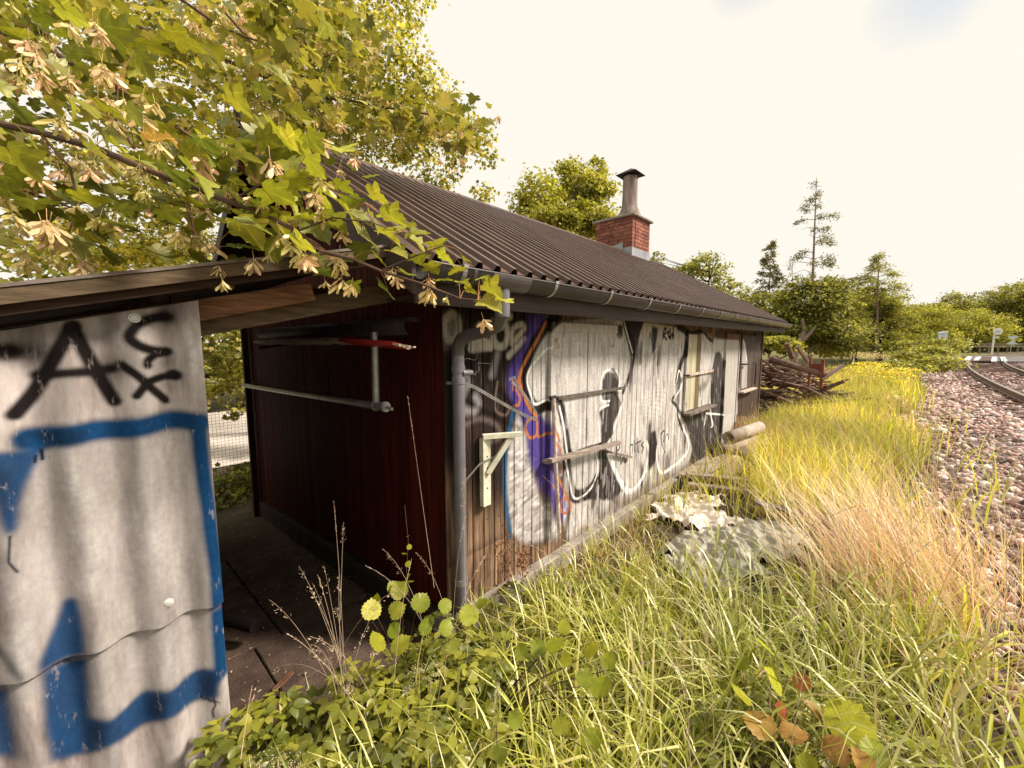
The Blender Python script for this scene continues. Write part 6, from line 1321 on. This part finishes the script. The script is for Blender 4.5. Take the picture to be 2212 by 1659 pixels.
mass('bush', 'leafy bush behind the wire fence seen through the carport', 'bush', [((-8.3, .9, 1.7), (.8, .9, .9)), ((-8.4, -.1, 1.9), (.8, .9, .7)), ((-8.0, 1.5, .9), (.6, .7, .7)), ((-8.2, .4, .7), (.4, .5, .4))], 4200, .085, PAL_SYC*.7, clump=.2)
mass('hedge_weeds', 'shaded weeds along the foot of the wire fence', 'weeds', [((-6.2, y, -.5), (.5, .5, .28)) for y in (-2, -1.2, -.4, .4, 1.2)]+[((-5.6, -.2, -.6), (.4, .4, .15))], 3400, .07, PAL_DRK*1.2, kind='stuff')
tree('tree', 'shrubby tree at the far side of the garden seen through the carport', 'tree', (-17, 1, -.7), (-17, 1, 4.5), [((-17, 1, 3.6), (2.2, 2.6, 2.2)), ((-17, 4, 3.2), (2, 2.4, 2.4)), ((-17, -3, 3.3), (2.4, 2.6, 2.4)), ((-17, -6, 2.8), (2.2, 2.2, 2.4)), ((-16.5, 0, .8), (1.2, 3, 1.0)), ((-16.5, 4, .8), (1.2, 3, 1.0))], 9000, .22, PAL_YEL*.9, .15)

# ---------------------------------------------------------------- big sycamore behind the shed
bl = [(870, 30, 11.5, 60, 60), (800, 60, 11, 90, 80), (880, 130, 11, 55, 55), (930, 190, 11, 50, 40), (980, 250, 10.5, 45, 40), (1030, 290, 10.5, 38, 30), (1050, 345, 10.5, 26, 30), (985, 330, 10.5, 45, 45), (940, 270, 11, 60, 50), (860, 230, 11.5, 90, 70), (780, 180, 11, 110, 80), (700, 120, 10.5, 120, 90), (760, 280, 11.5, 100, 70), (880, 320, 11.5, 80, 50),
      (600, 60, 10, 130, 110), (640, 230, 10.5, 110, 70), (480, 120, 10, 130, 130), (500, 280, 10.5, 110, 60), (350, 60, 9.5, 110, 80), (330, 270, 10, 100, 60), (180, 20, 9.5, 100, 50), (140, 330, 9.5, 70, 40), (30, 20, 9, 60, 40), (350, 430, 10, 120, 70), (170, 480, 9.5, 80, 40), (330, 540, 11, 90, 40), (200, 560, 11, 100, 35), (420, 520, 11, 60, 50), (1045, 415, 10.8, 28, 18), (940, 400, 11, 50, 22)]
syc = tree('sycamore_tree', 'large sycamore whose yellow green crown fills the sky behind the shed gable', 'tree', (-9.8, 3.2, -.7), (-8.2, .6, 8.2), [blob(*q) for q in bl], 38000, .090, PAL_SYC*1.3, .22, clump=.21, nsub=28, shell=.3, limbs=False)

# ---------------------------------------------------------------- the overhanging sycamore branch in front
fore = empty('overhanging_sycamore', (*gp(-700, 3.2), -.3), 'near sycamore branches with lobed leaves and hanging winged seeds over the carport roof', 'tree')
k = MB(); g0 = gp(-700, 3.2); k.tube([(*g0, -.6), (g0[0]+.1, g0[1], 1.5), (g0[0]+.2, g0[1]+.1, 3.2), (g0[0]+.3, g0[1]+.3, 5.0)], [.16, .13, .10, .06], 10); wmesh(k, 'trunk', M['bark'], fore)
twigs = []                                                     # world polylines for leaves to hang on
def branch(pts, r0, r1, sub=0, main=True):
    W_ = [Vector(at(x, y, d_)) for x, y, d_ in pts]; n = len(W_); k = MB(); k.tube(W_, [r0+(r1-r0)*i/(n-1) for i in range(n)], 7, cap=False); wmesh(k, 'branch', M['twig'], fore); twigs.append(W_); return W_
Bb = branch([(-260, 200, 1.9), (-80, 250, 1.75), (84, 285, 1.65), (205, 319, 1.6), (342, 376, 1.55), (418, 403, 1.52), (494, 437, 1.5), (558, 454, 1.48), (640, 500, 1.45), (700, 545, 1.42), (762, 560, 1.42), (822, 585, 1.42), (908, 612, 1.42), (994, 645, 1.42), (1032, 649, 1.42)], .016, .0022)
Ba = branch([(-200, 40, 2.3), (0, 72, 2.1), (95, 103, 2.05), (182, 152, 2.0), (266, 194, 1.95), (342, 247, 1.9), (420, 300, 1.85), (520, 340, 1.8), (620, 360, 1.75), (700, 400, 1.7)], .018, .003)
Bc = branch([(300, 60, 3.6), (430, 110, 3.5), (540, 150, 3.5), (603, 180, 3.4), (684, 211, 3.4), (749, 215, 3.4), (843, 234, 3.4), (925, 247, 3.4), (972, 258, 3.4), (1030, 280, 3.4)], .02, .003)
branch([(560, 120, 3.4), (590, 150, 3.4), (650, 137, 3.4), (710, 120, 3.4), (760, 95, 3.4)], .010, .002)
branch([(350, -30, 2.8), (480, 60, 2.8), (560, 90, 2.8), (640, 130, 2.8)], .012, .003)
branch([(480, 20, 3.0), (560, 110, 3.0), (700, 260, 3.0), (760, 330, 2.9)], .010, .002)
branch([(60, 60, 1.9), (110, 130, 1.85), (95, 200, 1.8)], .006, .002); branch([(290, 320, 1.6), (250, 260, 1.6), (255, 190, 1.6)], .006, .002)
branch([(84, 285, 1.65), (150, 360, 1.6), (170, 440, 1.55), (150, 500, 1.5)], .006, .002); branch([(-120, 420, 1.5), (20, 400, 1.5), (130, 440, 1.5), (240, 480, 1.5)], .008, .002)
branch([(342, 376, 1.55), (400, 440, 1.5), (420, 500, 1.45), (460, 550, 1.42)], .005, .0016); branch([(494, 437, 1.5), (560, 400, 1.5), (640, 390, 1.5), (720, 410, 1.5), (790, 440, 1.5)], .005, .0016)
branch([(640, 500, 1.45), (720, 470, 1.4), (800, 480, 1.4), (860, 500, 1.4)], .004, .0014); branch([(822, 585, 1.42), (880, 560, 1.4), (930, 540, 1.4), (960, 530, 1.4)], .003, .0014)
mleaf = [npmesh('sycamore_leaf', t[0], t[1], leafmat('sycamore_leaf_%d' % i, c0, trans=.42, rv=.22, gloss=.05, veins='palm')) for i, (t, c0) in enumerate(zip(T_MAPLE, [(.29, .30, .035), (.19, .21, .03), (.42, .41, .06), (.13, .15, .03), (.27, .28, .07), (.55, .30, .12)]))]
def mapl(px, py, dist, spx, az=None, pitch=None, kind=None):
    p = at(px, py, dist); s_ = spx/FPX*dist*.95; az = (YAW-pi/2*.6+rnd.gauss(0, .9)) if az is None else az; pitch = radians(rnd.gauss(-18, 26)) if pitch is None else pitch; kind = rnd.choice([0, 0, 1, 1, 2, 3, 3, 4]) if kind is None else kind
    rl = rnd.gauss(0, .38); o = Euler((pitch, rl, az)).to_matrix()@Vector((0, .45*s_, 0)); b0 = Vector(p)-o; place_leaf(mleaf[kind], b0, s_, az, pitch, rl, fore)
    return b0
pet = MB(); nleaf = 0
def petiole(b0):
    best = min((q for W_ in twigs for q in W_), key=lambda q: (q-b0).length)
    if (best-b0).length < .35: pet.tube([b0, b0.lerp(best, .5)+Vector((0, 0, .012)), best], [.0011, .0012, .0016], 4, cap=False)
# leaves that can be traced one by one
for px, py, s_, kd in ((230, 345, 95, 4), (340, 365, 100, 1), (60, 395, 90, 1), (60, 255, 80, 3), (200, 490, 85, 1), (490, 350, 75, 1), (470, 390, 60, 3), (265, 95, 110, 1), (400, 90, 95, 0), (330, 105, 90, 0), (220, 130, 90, 0), (440, 60, 70, 2), (560, 40, 60, 2), (590, 55, 55, 4), (640, 320, 90, 2), (735, 320, 70, 2), (680, 310, 60, 0), (600, 290, 90, 0), (560, 380, 70, 3), (640, 395, 80, 0), (700, 440, 90, 2), (660, 470, 70, 2), (760, 440, 60, 1), (820, 430, 70, 2), (850, 470, 75, 2), (810, 480, 60, 4), (720, 480, 85, 1), (600, 480, 80, 2), (540, 500, 90, 2), (500, 480, 75, 0), (430, 490, 80, 0), (440, 565, 70, 1), (520, 570, 60, 3), (650, 560, 75, 3), (760, 470, 80, 2), (800, 520, 75, 4), (740, 560, 50, 1), (820, 560, 55, 0), (860, 545, 60, 2), (700, 590, 60, 3), (830, 622, 62, 3), (760, 620, 55, 1), (690, 575, 70, 1), (950, 525, 60, 2), (900, 505, 62, 2), (965, 560, 66, 2), (985, 585, 50, 0), (935, 580, 48, 0), (1000, 610, 40, 2), (960, 605, 50, 0), (1065, 628, 70, 2), (1060, 655, 72, 2), (700, 415, 70, 2), (740, 405, 60, 0), (780, 470, 70, 4), (690, 500, 80, 1), (650, 520, 70, 3), (590, 540, 70, 0), (880, 490, 60, 2), (840, 510, 66, 2), (780, 545, 60, 1), (620, 430, 80, 2), (560, 450, 80, 3), (680, 360, 70, 0), (610, 350, 80, 1), (520, 320, 80, 0), (560, 300, 70, 4), (460, 450, 70, 1), (380, 440, 80, 4), (330, 450, 80, 3), (270, 450, 80, 1), (200, 430, 80, 0), (905, 530, 56, 2), (1005, 560, 30, 0), (1020, 630, 40, 2), (1085, 648, 50, 2), (1045, 600, 40, 0), (905, 560, 50, 0), (880, 590, 46, 1), (345, 300, 60, 5), (375, 310, 50, 5), (600, 160, 70, 4), (700, 60, 60, 4), (660, 80, 55, 0)):
    petiole(mapl(px, py, 1.42+rnd.random()*.28 if py > 200 else 1.9+rnd.random()*.5, s_*.86, kind=kd)); nleaf += 1
# the rest of the 300 leaves that show, hung along the twigs
while nleaf < 292:
    W_ = rnd.choice(twigs+twigs[:2]*3); i = rnd.randrange(len(W_)-1); p = W_[i].lerp(W_[i+1], rnd.random())+Vector((rnd.gauss(0, .12), rnd.gauss(0, .12), rnd.gauss(.0, .11)))
    q = np.array(p)-CAM; dd = q@_w
    if dd < 1.1: continue
    px = 1106+FPX*(q@_r)/dd; py = 829.5-FPX*(q@_u)/dd
    if py > 560 or (px > 720 and dd < 2.5 and py < 400) or px > 1080 or (px > 760 and py > 430) or (px > 700 and dd < 2.6): continue
    b0 = mapl(px, py, dd, FPX*.098/dd*(.7+.6*rnd.random())); petiole(b0); nleaf += 1
wmesh(pet, 'petioles', mat('petiole', (.30, .14, .06), .6, var=.1), fore, kind='stuff')
# farther leaves of the same tree, too many to take one by one
def region(n, polyg, d0, d1):
    P_ = []; xs = [p[0] for p in polyg]; ys = [p[1] for p in polyg]
    ncl = n//14; cl = []
    while len(cl) < ncl:
        x, y = rnd.uniform(min(xs), max(xs)), rnd.uniform(min(ys), max(ys))
        if inpoly(np.array([x]), np.array([y]), polyg)[0]: cl.append(at(x, y, rnd.uniform(d0, d1)))
    for i in range(n): P_.append(cl[rnd.randrange(ncl)]+np.array([rnd.gauss(0, .13), rnd.gauss(0, .13), rnd.gauss(0, .08)]))
    return np.array(P_)
R1 = region(1100, [(-150, -60), (620, -60), (720, 120), (640, 330), (560, 420), (430, 440), (300, 420), (180, 520), (-100, 540)], 2.0, 3.4)
R2 = region(800, [(380, -60), (800, -60), (830, 160), (930, 215), (1010, 255), (960, 275), (820, 265), (760, 340), (600, 300), (420, 220)], 3.2, 4.0)
R3 = region(130, [(880, 180), (1000, 235), (1040, 270), (1040, 300), (960, 290), (860, 270)], 3.3, 3.6)
P_ = np.concatenate([R1, R2, R3]); Dq = (P_-CAM)@_w; ux = 1106+FPX*((P_-CAM)@_r)/Dq; uy = 829.5-FPX*((P_-CAM)@_u)/Dq
P_ = P_[(uy > .55*(ux-800)-40) | (ux < 800)]; m = len(P_); dr = np.stack([NR.normal(size=m)*.8, NR.normal(size=m)*.8, -.35+.4*NR.normal(size=m)], 1)
V, F, C0 = scatter(T_MAPLE, P_, .088*(.6+.7*NR.rand(m)), orient(dr, np.tile([0, 0, 1.], (m, 1)), .4), pick(PAL_SYC, m)); c0 = V.mean(0)
tag(link('foliage', npmesh('foliage', V-c0, F, LFN, C0), fore, tuple(c0)), kind='stuff')
# winged seeds in hanging bunches
def bunch(seed, n):
    r_ = random.Random(seed); k = MB(); L0 = .062; k.tube([(0, 0, 0), (.003, .002, -L0*.5), (0, 0, -L0)], [.0012, .001, .0006], 4, cap=False)
    for i in range(n):
        t = .55+.45*i/n; a_ = i*2.4+r_.random(); p = Vector((0, 0, -L0*t)); o = Vector((cos(a_), sin(a_), 0)); s0 = p+o*.008+Vector((0, 0, -.004)); k.tube([p, s0], .0006, 3, cap=False)
        for sg in (-1, 1):
            sd_ = Vector((-o.y, o.x, 0))*sg; d_ = (o*.5+sd_*(.35+.6*r_.random())+Vector((0, 0, -.5-.9*r_.random()))).normalized(); w_ = d_.cross(o).normalized()*(.0068+.002*r_.random()); l_ = .040+.012*r_.random(); nn = w_.cross(d_).normalized()
            k.add([s0-w_*.35, s0+w_*.35, s0+d_*l_*.25+w_*.5, s0+d_*l_*.6+w_*1.05+nn*.002, s0+d_*l_*.9+w_*.8+nn*.003, s0+d_*l_, s0+d_*l_*.9-w_*.5+nn*.003, s0+d_*l_*.55-w_*.75+nn*.001, s0+d_*l_*.25-w_*.4], [(0, 1, 2, 8), (8, 2, 3, 7), (7, 3, 4, 6), (6, 4, 5)])
            k.tube([s0-d_*.003, s0+d_*.004], .0032, 5)
    return k
sm = [leafmat('winged_seed_%d' % i, c0, trans=.35, tcol=(1.05, 1., .8), rv=.12, gloss=.06) for i, c0 in enumerate([(.72, .56, .24), (.60, .50, .16), (.78, .54, .30)])]
bm3 = [bunch(i, 4+i % 4).mesh('seed_bunch', sm[i % 3]) for i in range(6)]
def seeds(px, py, dist, sc=1.): o = link('seed_bunch', rnd.choice(bm3), fore, tuple(at(px, py, dist)), (rnd.gauss(0, .15), rnd.gauss(0, .15), rnd.random()*6)); s_ = sc*rnd.uniform(.85, 1.2); o.scale = (s_, s_, s_)
for px, py, s_ in ((735, 480, 1.0), (735, 530, 1.3), (742, 580, 1.4), (728, 545, 1.2), (762, 600, 1.0), (700, 595, .9), (930, 605, 1.2), (925, 590, 1.0), (968, 632, .8), (1040, 675, .95), (480, 560, 1.1), (475, 590, .9), (545, 540, 1.2), (580, 535, .8), (630, 545, .9), (850, 570, .9), (855, 585, .8), (60, 520, 1.2), (45, 540, 1.1), (100, 530, 1.1), (170, 550, 1.2), (185, 545, 1.0), (150, 520, 1.0), (120, 545, .9), (80, 95, 1.4), (60, 60, 1.3), (75, 130, 1.2), (200, 25, 1.3), (210, 40, 1.1), (150, 30, 1.2), (5, 330, 1.3), (20, 350, 1.2), (440, 280, 1.0), (455, 290, 1.0), (320, 400, 1.0), (430, 400, 1.0), (500, 395, 1.0), (560, 420, 1.0), (540, 410, .9), (480, 420, .9)):
    seeds(px, py, 1.42+rnd.random()*.12, s_*.75)
for _ in range(190):
    W_ = rnd.choice(twigs); p = rnd.choice(W_)+Vector((rnd.gauss(0, .10), rnd.gauss(0, .10), rnd.gauss(0, .08))); q = np.array(p)-CAM; dd = q@_w; px = 1106+FPX*(q@_r)/dd; py = 829.5-FPX*(q@_u)/dd
    if dd > 1.3 and py < 540 and px < (1000 if dd > 2.6 else 700): seeds(px, py, dd)
R4 = region(160, [(420, 0), (760, 0), (820, 150), (1030, 270), (1000, 300), (760, 330), (600, 260)], 3.2, 4.2)
for p in R4: o = link('seed_bunch', rnd.choice(bm3), fore, tuple(p), (0, 0, rnd.random()*6))
